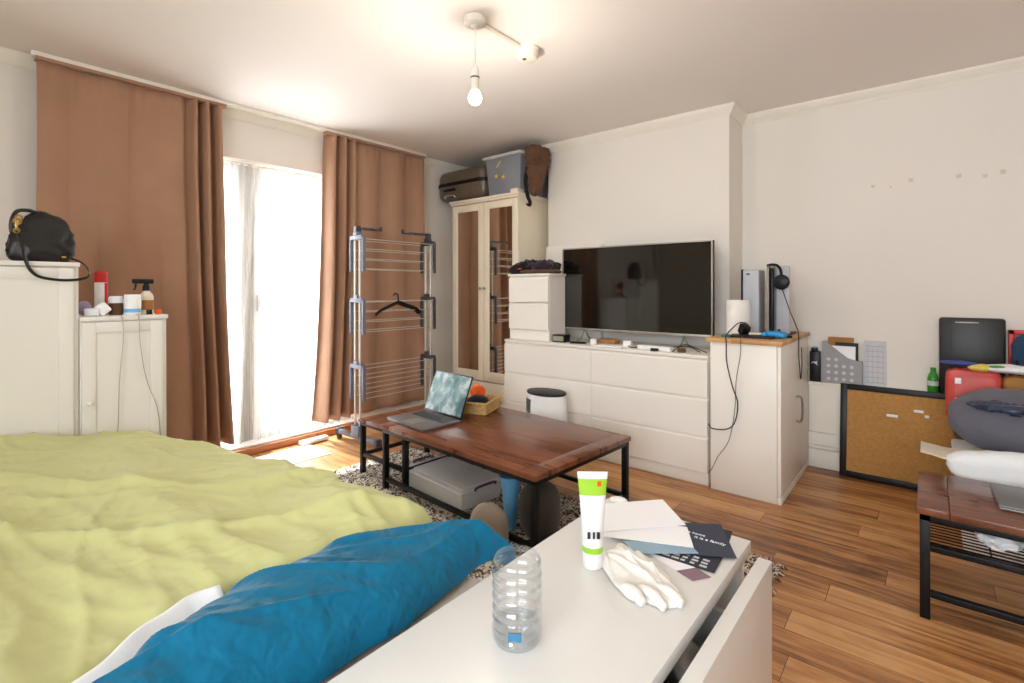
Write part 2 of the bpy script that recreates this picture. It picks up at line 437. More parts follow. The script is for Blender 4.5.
# cornices
prof = [(0, 0), (0, -.068), (.007, -.068), (.011, -.056), (.026, -.046), (.031, -.032), (.042, -.022), (.046, 0)]
def cornice(name, p, q, n, inset0=0, inset1=0):
    p = Vector(p); q = Vector(q); n = Vector(n); d = (q-p).normalized(); bm = new()
    A = []; B = []
    for a, z in prof:
        A.append(bm.verts.new(p+n*a+Vector((0, 0, z))+d*(inset0*a))); B.append(bm.verts.new(q+n*a+Vector((0, 0, z))-d*(inset1*a)))
    k = len(A)
    for i in range(k):
        j = (i+1) % k; bm.faces.new((A[i], A[j], B[j], B[i]))
    bm.faces.new(A); bm.faces.new(B[::-1]); struct(name, bm, 'trim')
z0 = HC-.0005
cornice('trim_1', (XW, YS, z0), (XW, YR, z0), (1, 0, 0), 1, 1)
cornice('trim_2', (-2.57, YB, z0), (-1.05, YB, z0), (0, -1, 0), -1, -1)
cornice('trim_3', (-1.05, YB, z0), (-1.05, YR, z0), (1, 0, 0), -1, 1)
cornice('trim_4', (-1.05, YR, z0), (XE, YR, z0), (0, -1, 0), 1, 1)
cornice('trim_5', (-2.57, YB, z0), (-2.57, YR, z0), (-1, 0, 0), -1, 1)
cornice('trim_6', (XW, YR, z0), (-2.57, YR, z0), (0, -1, 0), 1, 1)
# slim pipe boxing beside the right curtain
struct('trim_7', sbox((XW, 3.10, 0), (XW+.03, 3.17, HC-.07), .004), 'trim')
# low pipe boxing with ledge along the right-hand wall
bm = new()
box(bm, (-.62, 3.845, .236), (XE, YR, .545)); box(bm, (-.62, 3.832, .545), (XE, YR, .565), .004)
box(bm, (-.62, 3.838, .150), (XE, YR, .229)); box(bm, (-.62, 3.835, 0), (XE, YR, .118), .003); box(bm, (-.62, 3.86, .1), (XE, YR, .3))
cyl(bm, (-.62, 3.850, .134), (XE, 3.850, .134), .010, seg=10)
struct('trim_8', bm, 'trim')
struct('baseboard_left', sbox((XW, 2.42, 0), (XW+.016, YR, .10), .004), 'trim')
struct('baseboard_window', sbox((XW, YS, 0), (XW+.016, 1.15, .10), .004), 'trim')
# balcony door
DX = XW-.16
bm = new()
def frame(bm, y0, y1, z0, z1, w, x0, x1, bot=None):
    bot = bot or w
    box(bm, (x0, y0, z0), (x1, y0+w, z1), .004); box(bm, (x0, y1-w, z0), (x1, y1, z1), .004)
    box(bm, (x0, y0+w, z0), (x1, y1-w, z0+bot), .004); box(bm, (x0, y0+w, z1-w), (x1, y1-w, z1), .004)
frame(bm, O0, O1, .05, OT, .05, DX-.04, DX+.04)
box(bm, (DX-.04, 1.55, .1), (DX+.04, 1.62, OT-.05), .004)
door = struct('door_1', bm, 'pvc')
bm = new(); frame(bm, 1.20, 1.55, .1, OT-.05, .06, DX-.025, DX+.05); obj('sash', bm, 'pvc', door)
bm = new(); frame(bm, 1.62, O1-.05, .1, OT-.05, .07, DX-.025, DX+.05, .12); obj('sash', bm, 'pvc', door)
obj('glass_pane', sbox((DX-.003, 1.255, .155), (DX+.003, 1.495, OT-.105)), 'pane', door)
obj('glass_pane', sbox((DX-.003, 1.685, .215), (DX+.003, O1-.115, OT-.115)), 'pane', door)
bm = new(); box(bm, (DX+.05, 1.64, 1.02), (DX+.058, 1.67, 1.14), .002); box(bm, (DX+.06, 1.645, 1.09), (DX+.075, 1.77, 1.11), .004); obj('door_handle', bm, 'chrome', door)
bm = new(); box(bm, (XW-.275, O0+.001, .052), (XW-.005, O1-.001, .068), .003); struct('trim_9', bm, 'pvc')
struct('trim_10', sbox((XW-.27, O0+.001, 0), (XW+.02, O1-.001, .05), .004), 'thresh')
# added window behind the camera, out of view, letting in frontal fill light
bm = new()
def frx(bm, x0, x1, z0, z1, w, y0, y1):
    box(bm, (x0, y0, z0), (x0+w, y1, z1)); box(bm, (x1-w, y0, z0), (x1, y1, z1)); box(bm, (x0+w, y0, z0), (x1-w, y1, z0+w)); box(bm, (x0+w, y0, z1-w), (x1-w, y1, z1))
frx(bm, W0, W1, WZ0, WZ1, .06, YS-.12, YS-.05); box(bm, (.17, YS-.12, WZ0+.06), (.23, YS-.05, WZ1-.06))
wn = struct('added_window_1', bm, 'pvc')
obj('glass_pane', sbox((W0+.06, YS-.09, WZ0+.06), (.17, YS-.085, WZ1-.06)), 'pane', wn); obj('glass_pane', sbox((.23, YS-.09, WZ0+.06), (W1-.06, YS-.085, WZ1-.06)), 'pane', wn)
# balcony outside
struct('trim_11', sbox((-6.2, -1, -.15), (XW-.28, 5, -.02)), 'outside', label='pale balcony slab outside the door')

# sheers
M['sheerdense'] = mat_sheer('gathered_net', (.62, .60, .57, 1), .88, .97, .86)
def sheer(name, y0, y1, x, ph, label, amp=.012, yb=None, n=9, m='sheer'):
    bm = new(); yb0, yb1 = yb or (y0, y1)
    def f(u, v):
        a = y0+(y1-y0)*u; b = yb0+(yb1-yb0)*u; y = a+(b-a)*v
        z = OT-.012-(OT-.012-.078)*v
        return Vector((x+amp*math.sin(u*n*2*PI+ph+1.1*nz(u*5, v*2))*(.6+.6*v), y+.004*math.sin(v*40)*(u if u > .9 else 0), z))
    grid(bm, f, 120, 24)
    return tag(obj(name, bm, m, ang=180), label, 'net curtain')
sheer('net_curtain', 1.17, 1.60, XW-.04, 0, 'narrow sheer white net curtain on the left side of the balcony door', yb=(1.17, 1.50))
sheer('net_curtain', 1.62, 2.40, XW-.055, 1.3, 'wide sheer white net curtain over the glass door, beside the right brown curtain', n=12)
sheer('net_curtain', 1.47, 1.60, XW-.088, .6, 'tightly gathered greyish strip of net curtain in front of the door mullion', amp=.007, yb=(1.50, 1.60), n=6, m='sheerdense')
bm = new(); cyl(bm, (XW-.045, O0+.005, OT-.025), (XW-.045, O1-.005, OT-.025), .006, seg=10)
tag(obj('net_rod', bm, 'pvc'), 'thin white rod under the lintel carrying the net curtains', 'curtain rod')

# brown curtains
def curtain(label, y0, y1, yb0, yb1, flatfrac, side, ztop=HC-.045, zb=.155, seed=0):
    t = thing('curtain', label, 'curtain', (-3.62, (y0+y1)/2, zb), group=None)
    bm = new()
    def f(u, v):
        s = u if side > 0 else 1-u          # s: 0 = flat end, 1 = gathered end
        # arc position -> y, gathered folds at the s=1 end
        g = max(0, (s-flatfrac)/(1-flatfrac))
        A = .014+.012*v if g == 0 else .014+.012*v+(.032+.012*v)*min(1, g*4)
        ph = s/flatfrac*2*PI*2.4 if s < flatfrac else 2.4*2*PI+g*2*PI*3.2
        w = math.sin(ph+seed+.5*nz(v*1.5, s*3, seed))
        w = spow(w, .8)
        ya = y0+(y1-y0)*u; yb_ = yb0+(yb1-yb0)*u
        vv = v**1.6; y = ya+(yb_-ya)*vv
        y += .008*nz(v*3, u*9, 5+seed)
        x = -3.62+A*w+.010*nz(v*2.2, u*6, 9+seed)*(.3+v)+.004*math.sin(s*90)*max(0, 1-v*14)
        return Vector((x, y, ztop+(zb-ztop)*v))
    grid(bm, f, 220, 50, .003)
    obj('drape', bm, 'curtain', t, ang=180)
    bm = new(); ya, yb_ = min(y0, yb0), max(y1, yb1)
    box(bm, (-3.650, y0-.01, HC-.045), (-3.59, y1+.01, HC-.027), .003); obj('heading_tape', bm, 'curtain', t)
    return t
curtain('wide brown curtain left of the balcony door, hanging behind the white cabinets', .425, 1.335, .415, 1.40, .74, 1, seed=.4)
curtain('brown curtain right of the balcony door, behind the clothes airer', 2.075, 3.05, 1.985, 3.04, .70, -1, seed=1.7)
bm = new(); box(bm, (-3.645, .40, HC-.0265), (-3.60, 3.08, HC-.001), .003)
tag(obj('curtain_track', bm, 'trim'), 'cream ceiling track the brown curtains hang from', 'curtain track')

# ================================================================== CEILING LIGHT
lx, ly = -1.613, 1.67
t = thing('pendant_light', 'bare glowing bulb hanging on a short flex from a white ceiling rose', 'pendant lamp', (lx, ly, HC))
bm = new(); lathe(bm, [(.046, 0), (.05, -.004), (.05, -.03), (.044, -.036), (.02, -.04), (.012, -.05)], (lx, ly, HC), 28); obj('ceiling_rose', bm, 'lampwhite', t)
bm = new(); cyl(bm, (lx, ly, HC-.045), (lx, ly, 2.205), .0035, seg=8); obj('flex', bm, 'lampwhite', t)
bm = new(); lathe(bm, [(.008, .115), (.014, .105), (.019, .085), (.019, .065), (.021, .064), (.021, .055), (.019, .054), (.0185, .02), (.02, .012), (.018, .0)], (lx, ly, 2.10), 20); lh = obj('lamp_holder', bm, 'lampwhite', t)
bm = new(); lathe(bm, [(.0215, .0), (.0215, .007)], (lx, ly, 2.157), 20); obj('holder_ring', bm, 'rackdark', lh)
bm = new(); lathe(bm, [(.013, .03), (.014, .015), (.022, 0), (.03, -.018), (.0315, -.03), (.028, -.045), (.018, -.056), (.004, -.060)], (lx, ly, 2.095), 24); obj('bulb', bm, 'bulb', t)
t = thing('smoke_alarm', 'round cream smoke alarm on the ceiling joined to the lamp by a conduit', 'smoke alarm', (lx, 2.065, HC))
bm = new(); lathe(bm, [(.062, 0), (.062, -.012), (.056, -.018), (.056, -.045), (.05, -.056), (.03, -.06), (.004, -.061)], (lx, 2.065, HC), 32); obj('housing', bm, 'lampwhite', t)
bm = new(); box(bm, (lx-.012, 2.035, HC-.0635), (lx+.006, 2.05, HC-.058), .002); obj('sensor_vent', bm, 'rackdark', t)
bm = new(); cyl(bm, (lx, 1.715, HC-.012), (lx, 2.02, HC-.012), .010, seg=12)
tag(obj('conduit', bm, 'lampwhite'), 'short cream conduit on the ceiling between lamp rose and smoke alarm', 'conduit')

# ================================================================== LEFT CABINETS
def tall_cabinet(label, y0, y1, h, leftstile=True, knob=True):
    x0, x1 = -3.35, -2.955
    t = thing('cabinet', label, 'cabinet', (-3.15, (y0+y1)/2, 0))
    bm = new(); box(bm, (x0, y0, .0), (x1, y1, h-.02), .002); box(bm, (x0-.005, y0-.002, h-.02), (x1+.02, y1+.003, h), .003); obj('body', bm, 'cabwhite', t)
    a, b = y0+.004, y1-.020
    bm = new(); s = .05; zt = h-.026; zb = .05
    box(bm, (x1+.001, a, zb), (x1+.018, a+s, zt), .002); box(bm, (x1+.001, b-s, zb), (x1+.018, b, zt), .002)
    box(bm, (x1+.001, a+s, zb), (x1+.018, b-s, zb+s), .002); box(bm, (x1+.001, a+s, zt-s), (x1+.018, b-s, zt), .002)
    box(bm, (x1+.001, a+s, zb+s), (x1+.010, b-s, zt-s))
    d = obj('door', bm, 'cabwhite', t)
    if knob:
        bm = new(); lathe(bm, [(.006, 0), (.006, .01), (.012, .014), (.012, .022), (.006, .026)], (x1+.018, a+.025, h*.63), 14, Matrix.Rotation(PI/2, 4, 'Y')); obj('knob', bm, 'cabwhite', d)
    return t
tall_cabinet('taller white panelled cabinet at the left, carrying the black handbag', -.10, .483, 1.305, knob=False)
tall_cabinet('lower white panelled cabinet beside the curtain, carrying toiletries', .487, .822, 1.058)

# ---- handbag
t = thing('handbag', 'black leather slouchy handbag with gold rings on the taller left cabinet', 'handbag', (-3.06, .37, 1.305))
bm = new()
def bagf(v):
    k = (v.z+.11)/.22
    return Vector((v.x*(1-.45*k), v.y*(1-.33*k)+.012*k, v.z-.02*max(0, k-.6)*abs(v.y)/.1*3))
blob(bm, (-3.07, .372, 1.305+.112), (.085, .128, .122), .6, .7, .010, 9, 3, ridge=.012, f=bagf, nu=64, nv=40, zmin=1.306); obj('body', bm, 'leather', t)
bm = new(); tube(bm, [(-3.06, .30, 1.36), (-3.04, .275, 1.45), (-3.05, .29, 1.52), (-3.07, .33, 1.535), (-3.07, .36, 1.525)], .008, 8); obj('handle', bm, 'leather', t)
bm = new()
for (y, z, r) in ((.288, 1.475, .012), (.285, 1.435, .009), (.292, 1.49, .010)):
    bmesh.ops.create_circle  # ring built as a tube
    tube(bm, [(-2.975+.004*math.sin(a), y+r*math.cos(a), z+r*math.sin(a)) for a in [k*2*PI/12 for k in range(13)]], .0035, 6, 2)
box(bm, (-2.98, .281, 1.435), (-2.972, .290, 1.475), .002); obj('gold_rings', bm, 'gold', t)
bm = new(); tube(bm, [(-2.965, .29, 1.42), (-2.93, .30, 1.36), (-2.925, .31, 1.30), (-2.925, .325, 1.262), (-2.925, .355, 1.237), (-2.925, .42, 1.225), (-2.925, .485, 1.23), (-2.93, .515, 1.245), (-2.945, .515, 1.275), (-2.98, .50, 1.305), (-3.02, .47, 1.325)], .0085, 8, 6, flat=.35); obj('shoulder_strap', bm, 'leather', t)
bm = new(); box(bm, (-2.9835, .43, 1.325), (-2.978, .445, 1.333), .002); obj('badge', bm, 'gold', t)
bm = new(); lathe(bm, [(.02, 0), (.022, .01), (.022, .065), (.012, .08), (.012, .1)], (-3.1, .215, 1.305), 16); tag(obj('bottle', bm, 'navyfab'), 'small blue bottle at the left end beside the black handbag', 'bottle')

# ---- toiletries on lower cabinet (z = 1.058)
zc = 1.0585
t = thing('spray_can', 'red and white aerosol can standing by the brown curtain', 'spray can', (-3.15, .60, zc))
bm = new(); lathe(bm, [(.024, 0), (.026, .004), (.026, .155), (.022, .165)], (-3.15, .60, zc), 20); obj('can', bm, 'tubewhite', t)
bm = new(); lathe(bm, [(.0265, 0), (.0265, .04), (.0265, .05), (.022, .056)], (-3.15, .60, zc+.16), 20); obj('cap', bm, 'red', t)
bm = new(); lathe(bm, [(.0268, 0), (.0268, .155)], (-3.15, .6015, zc+.003), 20); 
for v in list(bm.verts):
    pass
bmesh.ops.delete(bm, geom=[v for v in bm.verts if v.co.y < .605], context='VERTS'); obj('red_label', bm, 'red', t)
t = thing('tub', 'white tub with pale blue label, second item from the right on the lower cabinet', 'tub', (-3.03, .70, zc))
bm = new(); lathe(bm, [(.033, 0), (.035, .004), (.035, .075), (.03, .082)], (-3.03, .70, zc), 24); obj('jar', bm, 'tubewhite', t)
bm = new(); lathe(bm, [(.034, .0), (.034, .018), (.031, .022)], (-3.03, .70, zc+.078), 24); obj('lid', bm, 'paper', t)
bm = new(); lathe(bm, [(.0355, 0), (.0355, .018)], (-3.03, .70, zc+.012), 24); obj('label_band', bm, 'skyblue', t)
t = thing('spray_bottle', 'bottle with black trigger spray head, rightmost tall item on the lower cabinet', 'spray bottle', (-3.10, .775, zc))
bm = new(); lathe(bm, [(.028, 0), (.03, .004), (.03, .085), (.026, .1), (.014, .115), (.013, .122)], (-3.10, .775, zc), 22, sx=.8); obj('body', bm, 'cream', t)
bm = new(); lathe(bm, [(.016, 0), (.016, .02), (.012, .03)], (-3.10, .775, zc+.118), 16); box(bm, (-3.112, .715, zc+.155), (-3.088, .805, zc+.178), .005); box(bm, (-3.108, .765, zc+.14), (-3.092, .785, zc+.17), .004); tube(bm, [(-3.1, .73, zc+.155), (-3.1, .728, zc+.135), (-3.1, .722, zc+.122)], .005, 8); obj('trigger_head', bm, 'blackp', t)
bm = new(); lathe(bm, [(.0305, 0), (.0305, .05)], (-3.10, .775, zc+.02), 22, sx=.8); obj('label_band', bm, 'kraft', t)
t = thing('jar', 'dark glass jar with white lid, between the red can and the white tub', 'jar', (-3.08, .645, zc))
bm = new(); lathe(bm, [(.026, 0), (.029, .006), (.029, .05), (.024, .058)], (-3.08, .645, zc), 20); obj('body', bm, 'brownfab', t)
bm = new(); lathe(bm, [(.03, 0), (.03, .025), (.024, .034)], (-3.08, .645, zc+.058), 20); obj('lid', bm, 'bag', t)
def packet(name, c, s, a, m, label, tilt=0):
    bm = new(); mt = Matrix.Translation(c) @ RZ(a) @ Matrix.Rotation(tilt, 4, 'X')
    box(bm, (-s[0]/2, -s[1]/2, 0), (s[0]/2, s[1]/2, s[2]), .006, mt); return tag(obj(name, bm, m), label, name.replace('_', ' '))
packet('paper_packet', (-3.03, .598, zc+.013), (.03, .05, .05), .2, 'paper', 'square white packet tilted in front of the red aerosol can', .7)
packet('paper_packet', (-3.03, .545, zc+.001), (.05, .055, .035), -.3, 'bag', 'white crumpled packet at the left end of the lower cabinet', .0)
bm = new(); blob(bm, (-3.10, .525, zc+.035), (.03, .028, .036), 1, 1, .006, 30, 2, nu=24, nv=16, zmin=zc+.001); tag(obj('cloth', bm, 'lilac'), 'lilac rolled cloth squeezed beside the tall white cabinet', 'cloth')
for (y, m, l) in ((.800, 'orange', 'small orange topped pot at the right end of the lower cabinet'), (.762, 'blackp', 'tiny black pot in front of the spray bottle')):
    bm = new(); lathe(bm, [(.012, 0), (.013, .003), (.013, .02), (.011, .024)], (-3.0, y, zc), 14); tag(obj('pot', bm, m), l, 'pot')
for pts, l in (([(-2.97, .635, zc+.003), (-2.93, .637, zc-.01), (-2.925, .64, .95), (-2.925, .625, .75), (-2.925, .62, .55), (-2.93, .61, .46)], 'thin white cable hanging straight down the lower cabinet door'),
               ([(-2.97, .70, zc+.003), (-2.93, .702, zc-.01), (-2.925, .705, .93), (-2.925, .73, .75), (-2.925, .775, .60), (-2.93, .79, .46)], 'thin white cable curving to the right down the lower cabinet door')):
    bm = new(); tube(bm, pts, .0018, 6); tag(obj('cable', bm, 'silver'), l, 'cable')

# ================================================================== WARDROBE
wx0, wx1, wy0, wy1, wh = -3.435, -2.642, 3.27, 3.82, 1.975
t = thing('wardrobe', 'tall cream wardrobe with two mirrored doors in the corner', 'wardrobe', ((wx0+wx1)/2, 3.5, 0))
bm = new()
box(bm, (wx0, wy0, 0), (wx0+.02, wy1, wh)); box(bm, (wx1-.02, wy0, 0), (wx1, wy1, wh)); box(bm, (wx0+.02, wy1-.01, .02), (wx1-.02, wy1, wh-.02))
box(bm, (wx0+.02, wy0, wh-.03), (wx1-.02, wy1, wh)); box(bm, (wx0+.02, wy0, 0), (wx1-.02, wy1, .06)); box(bm, (wx0+.02, wy0, .33), (wx1-.02, wy1-.01, .35))
obj('carcass', bm, 'cream', t)
bm = new(); box(bm, (wx0-.022, wy0-.045, wh), (wx1+.02, wy1, wh+.018), .004); box(bm, (wx0-.012, wy0-.032, wh-.022), (wx1+.01, wy1, wh), .003); obj('cornice', bm, 'cream', t)
for (a, b, kx) in ((wx0+.002, -3.040, -3.062), (-3.036, wx1-.002, -3.014)):
    bm = new(); zb, zt, s = .365, 1.945, .062
    y0, y1 = wy0-.022, wy0-.002
    box(bm, (a, y0, zb), (a+s, y1, zt), .003); box(bm, (b-s, y0, zb), (b, y1, zt), .003); box(bm, (a+s, y0, zb), (b-s, y1, zb+.085), .003); box(bm, (a+s, y0, zt-.06), (b-s, y1, zt), .003)
    d = obj('door', bm, 'cream', t)
    obj('mirror', sbox((a+s, y0+.008, zb+.085), (b-s, y1-.004, zt-.06)), 'mirror', d)
    bm = new(); lathe(bm, [(.006, 0), (.006, .012), (.012, .016), (.013, .024), (.006, .030)], (kx, y0, 1.185), 14, Matrix.Rotation(PI/2, 4, 'X')); obj('knob', bm, 'steel', d)
bm = new(); box(bm, (wx0+.002, wy0-.022, .065), (wx1-.002, wy0-.002, .355), .003); dr = obj('drawer', bm, 'cream', t)
for kx in (-3.25, -2.83):
    bm = new(); lathe(bm, [(.006, 0), (.006, .012), (.012, .016), (.013, .024), (.006, .030)], (kx, wy0-.022, .21), 14, Matrix.Rotation(PI/2, 4, 'X')); obj('knob', bm, 'steel', dr)
WT = wh+.0185
# suitcase
t = thing('suitcase', 'bronze brown hard-shell suitcase lying on the wardrobe, against the window wall', 'suitcase', (-3.37, 3.52, WT))
bm = new(); box(bm, (-3.70, 3.28, WT+.02), (-3.055, 3.74, WT+.325), .075)
bmesh.ops.bevel(bm, geom=[e for e in bm.edges], offset=.012, segments=1, affect='EDGES')
obj('shell', bm, 'case', t)
bm = new(); pts_ = []
for (qx, qy, a0) in ((-3.051-.076, 3.745-.076, 0), (-3.703+.076, 3.745-.076, 90), (-3.703+.076, 3.276+.076, 180), (-3.051-.076, 3.276+.076, 270)):
    for k in range(7):
        th = math.radians(a0+k*15); pts_.append((qx+.076*math.cos(th), qy+.076*math.sin(th), WT+.165))
prism(bm, pts_, (0, 0, .032)); obj('zip_band', bm, 'blackp', t)
bm = new(); box(bm, (-3.58, 3.262, WT+.115), (-3.42, 3.285, WT+.137), .008); obj('carry_handle', bm, 'blackp', t)
bm = new(); tube(bm, [(-3.56, 3.275, WT+.05), (-3.55, 3.262, WT+.065), (-3.49, 3.258, WT+.07), (-3.43, 3.262, WT+.065), (-3.42, 3.275, WT+.05)], .008, 8); obj('latch', bm, 'chrome', t)
for x in (-3.62, -3.14):
    for y in (3.36, 3.66):
        if x < -3.45: continue
        bm = new(); lathe(bm, [(.018, 0), (.02, .004), (.02, .028)], (x, y, WT), 12); obj('foot', bm, 'blackp', t)
# grey tub
t = thing('storage_tub', 'grey plastic storage tub with yellow stickers on top of the wardrobe', 'storage box', (-2.84, 3.45, WT))
def taper(bm, x0, x1, y0, y1, z0, z1, tp, m=None, bev=.02):
    vs = box(bm, (x0, y0, z0), (x1, y1, z1), bev)
    cx, cy = (x0+x1)/2, (y0+y1)/2
    for v in vs:
        k = 1-tp*(1-(v.co.z-z0)/(z1-z0)); v.co.x = cx+(v.co.x-cx)*k; v.co.y = cy+(v.co.y-cy)*k
bm = new(); taper(bm, -3.03, -2.625, 3.26, 3.72, WT, WT+.33, .12); obj('tub', bm, 'greybox', t)
bm = new(); box(bm, (-3.05, 3.24, WT+.325), (-2.605, 3.74, WT+.352), .011); obj('lid', bm, 'greylid', t)
for (x, z) in ((-2.90, .17), (-2.82, .155)):
    bm = new(); bmp = []
    for k in range(10):
        r = .022 if k % 2 == 0 else .01; bmp.append((x+r*math.cos(k*PI/5+PI/2), 3.2655, WT+z+r*math.sin(k*PI/5+PI/2)))
    prism(bm, bmp, (0, .004, 0)); obj('star_sticker', bm, 'yellow', t)
bm = new(); box(bm, (-.035, 0, -.006), (.035, .004, .006), 0, Matrix.Translation((-2.87, 3.262, WT+.27)) @ Matrix.Rotation(-.9, 4, 'Y')); obj('strip_sticker', bm, 'yellow', t)
bm = new(); blob(bm, (-2.83, 3.5, WT+.372), (.20, .19, .018), .6, .8, .006, 12, 4, nu=40, nv=16, zmin=WT+.3525); tag(obj('folded_cloth', bm, 'brownfab'), 'dark cloth squeezed flat on the grey tub lid under the ceiling', 'cloth')
# brown bag hanging over
t = thing('rucksack', 'brown cloth bag slumped at the right end of the wardrobe top, strap dangling', 'bag', (-2.62, 3.42, WT))
bm = new()
def ruf(v):
    k = (v.z+.22)/.44
    return Vector((v.x*(.65+.45*k)+.05*(k-.5), v.y, v.z))
blob(bm, (-2.555, 3.40, 2.29), (.085, .12, .095), .6, .6, .025, 16, 6, ridge=.02, nu=44, nv=30)
blob(bm, (-2.545, 3.37, 2.14), (.062, .08, .16), .7, .8, .022, 14, 9, ridge=.018, nu=44, nv=30)
for v in bm.verts:
    if v.co.x < -2.60: v.co.x = -2.60+(v.co.x+2.60)*.1
obj('body', bm, 'brownfab', t)
bm = new(); tube(bm, [(-2.59, 3.32, 2.22), (-2.585, 3.28, 2.08), (-2.565, 3.28, 1.96), (-2.54, 3.28, 1.905), (-2.545, 3.28, 1.875), (-2.57, 3.28, 1.885)], .016, 8, flat=.5); obj('strap', bm, 'darkfab', t)
bm = new(); box(bm, (-2.72, 3.24, WT), (-2.645, 3.33, WT+.035), .006); tag(obj('small_box', bm, 'cream'), 'small cream box on the front right corner of the wardrobe', 'box')

# ================================================================== SIDEBOARD
sx0, sx1, sy0, sy1, sh = -2.615, -1.016, 3.04, 3.50, .78
def chest(name, label, x0, x1, y0, y1, z0, z1, cols, seams, top=.02, plinth=True, over=.0):
    t = thing(name, label, 'chest of drawers', ((x0+x1)/2, (y0+y1)/2, z0))
    bm = new(); f = .02
    box(bm, (x0, y0+f, z0), (x0+.02, y1, z1-top)); box(bm, (x1-.02, y0+f, z0), (x1, y1, z1-top)); box(bm, (x0+.02, y1-.01, z0), (x1-.02, y1, z1-top))
    box(bm, (x0-over, y0, z1-top), (x1+over, y1, z1), .002); box(bm, (x0+.02, y0+f+.002, seams[-1]-.012), (x1-.02, y1-.01, seams[-1]-.002))
    box(bm, (x0+.02, y0+f+.004, seams[0]-.02), (x1-.02, y0+f+.03, z1-top))
    obj('carcass', bm, 'white', t)
    bm = new(); box(bm, (x0+.0015, y0+.012, z0), (x1-.0015, y0+f, seams[-1]-.004), .001); obj('plinth', bm, 'white', t)
    w = (x1-x0)/cols
    for c in range(cols):
        for zt, zb in zip(seams, seams[1:]):
            a = x0+c*w+.0015; b = x0+(c+1)*w-.0015
            bm = new(); prism(bm, [(0, y0, zb+.002), (0, y0+f-.001, zb+.002), (0, y0+f-.001, zt-.002), (0, y0+.012, zt-.002), (0, y0, zt-.016)], (b-a, 0, 0))
            for v in bm.verts: v.co.x += a
            obj('drawer', bm, 'white', t, ang=30)
    return t
chest('sideboard', 'long low white chest of six drawers under the television', sx0, sx1, sy0, sy1, 0, sh, 2, [.757, .525, .293, .076])
chest('bedside_chest', 'small white two-drawer chest standing on the sideboard by the wardrobe', -2.605, -2.215, 3.085, 3.315, sh+.001, 1.30, 1, [1.278, 1.075, .862], top=.018, over=.01)
# clothes on chest
t = thing('clothes', 'heap of dark folded clothes on the small two-drawer chest', 'clothes', (-2.42, 3.27, 1.301))
def heap(bm, c, r, amp, freq, seed, zmin, ridge=.02): blob(bm, c, r, .7, .8, amp, freq, seed, ridge=ridge, nu=60, nv=30, zmin=zmin)
bm = new(); heap(bm, (-2.47, 3.20, 1.340), (.19, .125, .062), .028, 9, 1, 1.3015); obj('garment', bm, 'darkfab', t)
bm = new(); heap(bm, (-2.37, 3.20, 1.318), (.17, .125, .022), .014, 12, 5, 1.3015, .01); obj('garment', bm, 'brownfab', t)
bm = new(); heap(bm, (-2.36, 3.20, 1.362), (.15, .115, .045), .026, 10, 8, 1.3015); obj('garment', bm, mat_cloth('plum_cloth', (44, 34, 44), .95, .5, .2), t)
obj('clothing_label', sbox((-2.50, 3.075, 1.335), (-2.47, 3.095, 1.345), .001), 'redbag', t)

# ================================================================== TV
ty = 3.33
t = thing('television', 'large flat television with thin silver frame on the sideboard', 'television', (-1.66, ty, sh))
tx0, tx1, tz0, tz1 = -2.245, -1.077, .862, 1.50
bm = new(); box(bm, (tx0, ty, tz0), (tx1, ty+.035, tz1), .004); box(bm, (tx0+.2, ty+.035, tz0+.05), (tx1-.2, ty+.07, tz1-.2), .01); obj('rear_housing', bm, 'blackp', t)
bm = new(); w = .009; y0, y1 = ty-.010, ty
box(bm, (tx0, y0, tz0), (tx0+w, y1, tz1), .001); box(bm, (tx1-w, y0, tz0), (tx1, y1, tz1), .001); box(bm, (tx0+w, y0, tz0), (tx1-w, y1, tz0+.018), .001); box(bm, (tx0+w, y0, tz1-w), (tx1-w, y1, tz1), .001)
obj('bezel', bm, 'silver', t)
obj('screen', sbox((tx0+w, y0+.004, tz0+.018), (tx1-w, y1, tz1-w)), 'screen', t)
for x in (-2.05, -1.27):
    bm = new(); tube(bm, [(x, ty+.015, tz0+.01), (x, ty-.04, sh+.03), (x, ty-.10, sh+.007)], .006, 8, 4); tube(bm, [(x, ty+.015, tz0+.01), (x, ty+.06, sh+.03), (x, ty+.11, sh+.007)], .006, 8, 4); obj('foot', bm, 'silver', t)
# board leaning behind the TV on the chimney breast
bm = new(); box(bm, (-2.56, YB-.05, .0), (-2.02, YB-.003, 1.545), .003); tag(obj('panel', bm, 'white'), 'flat white panel leaning on the chimney breast behind the television', 'panel')

# clutter under the TV
zs = sh+.0005
t = thing('media_box', 'small grey box with black frame beside the two-drawer chest', 'box', (-2.14, 3.14, zs))
bm = new(); box(bm, (-2.195, 3.11, zs), (-2.085, 3.19, zs+.055), .003); obj('body', bm, 'blackp', t)
bm = new(); box(bm, (-2.186, 3.107, zs+.009), (-2.094, 3.111, zs+.046), .001); obj('front', bm, 'silver', t)
packet('remote_control', (-1.98, 3.13, zs), (.12, .04, .014), .2, 'blackp', 'black remote control beside the framed grey box')
packet('plug', (-1.86, 3.15, zs), (.045, .05, .04), .5, 'tubewhite', 'white plug adaptor left of centre under the television')
packet('plug', (-1.60, 3.17, zs), (.06, .045, .045), .1, 'tubewhite', 'boxy white plug adaptor near the middle of the sideboard top')
packet('paper_stack', (-1.72, 3.14, zs), (.18, .12, .006), .15, 'paper', 'few white papers lying between the two white plug adaptors')
packet('power_strip', (-1.38, 3.12, zs), (.24, .05, .028), -.12, 'tubewhite', 'white power strip lying on the right half of the sideboard')
packet('mouse', (-1.36, 3.065, zs), (.05, .03, .018), .3, 'blackp', 'small black lump in front of the white power strip')
packet('box', (-1.80, 3.25, zs), (.16, .08, .035), .0, 'kraft', 'brown cardboard box half hidden under the television')
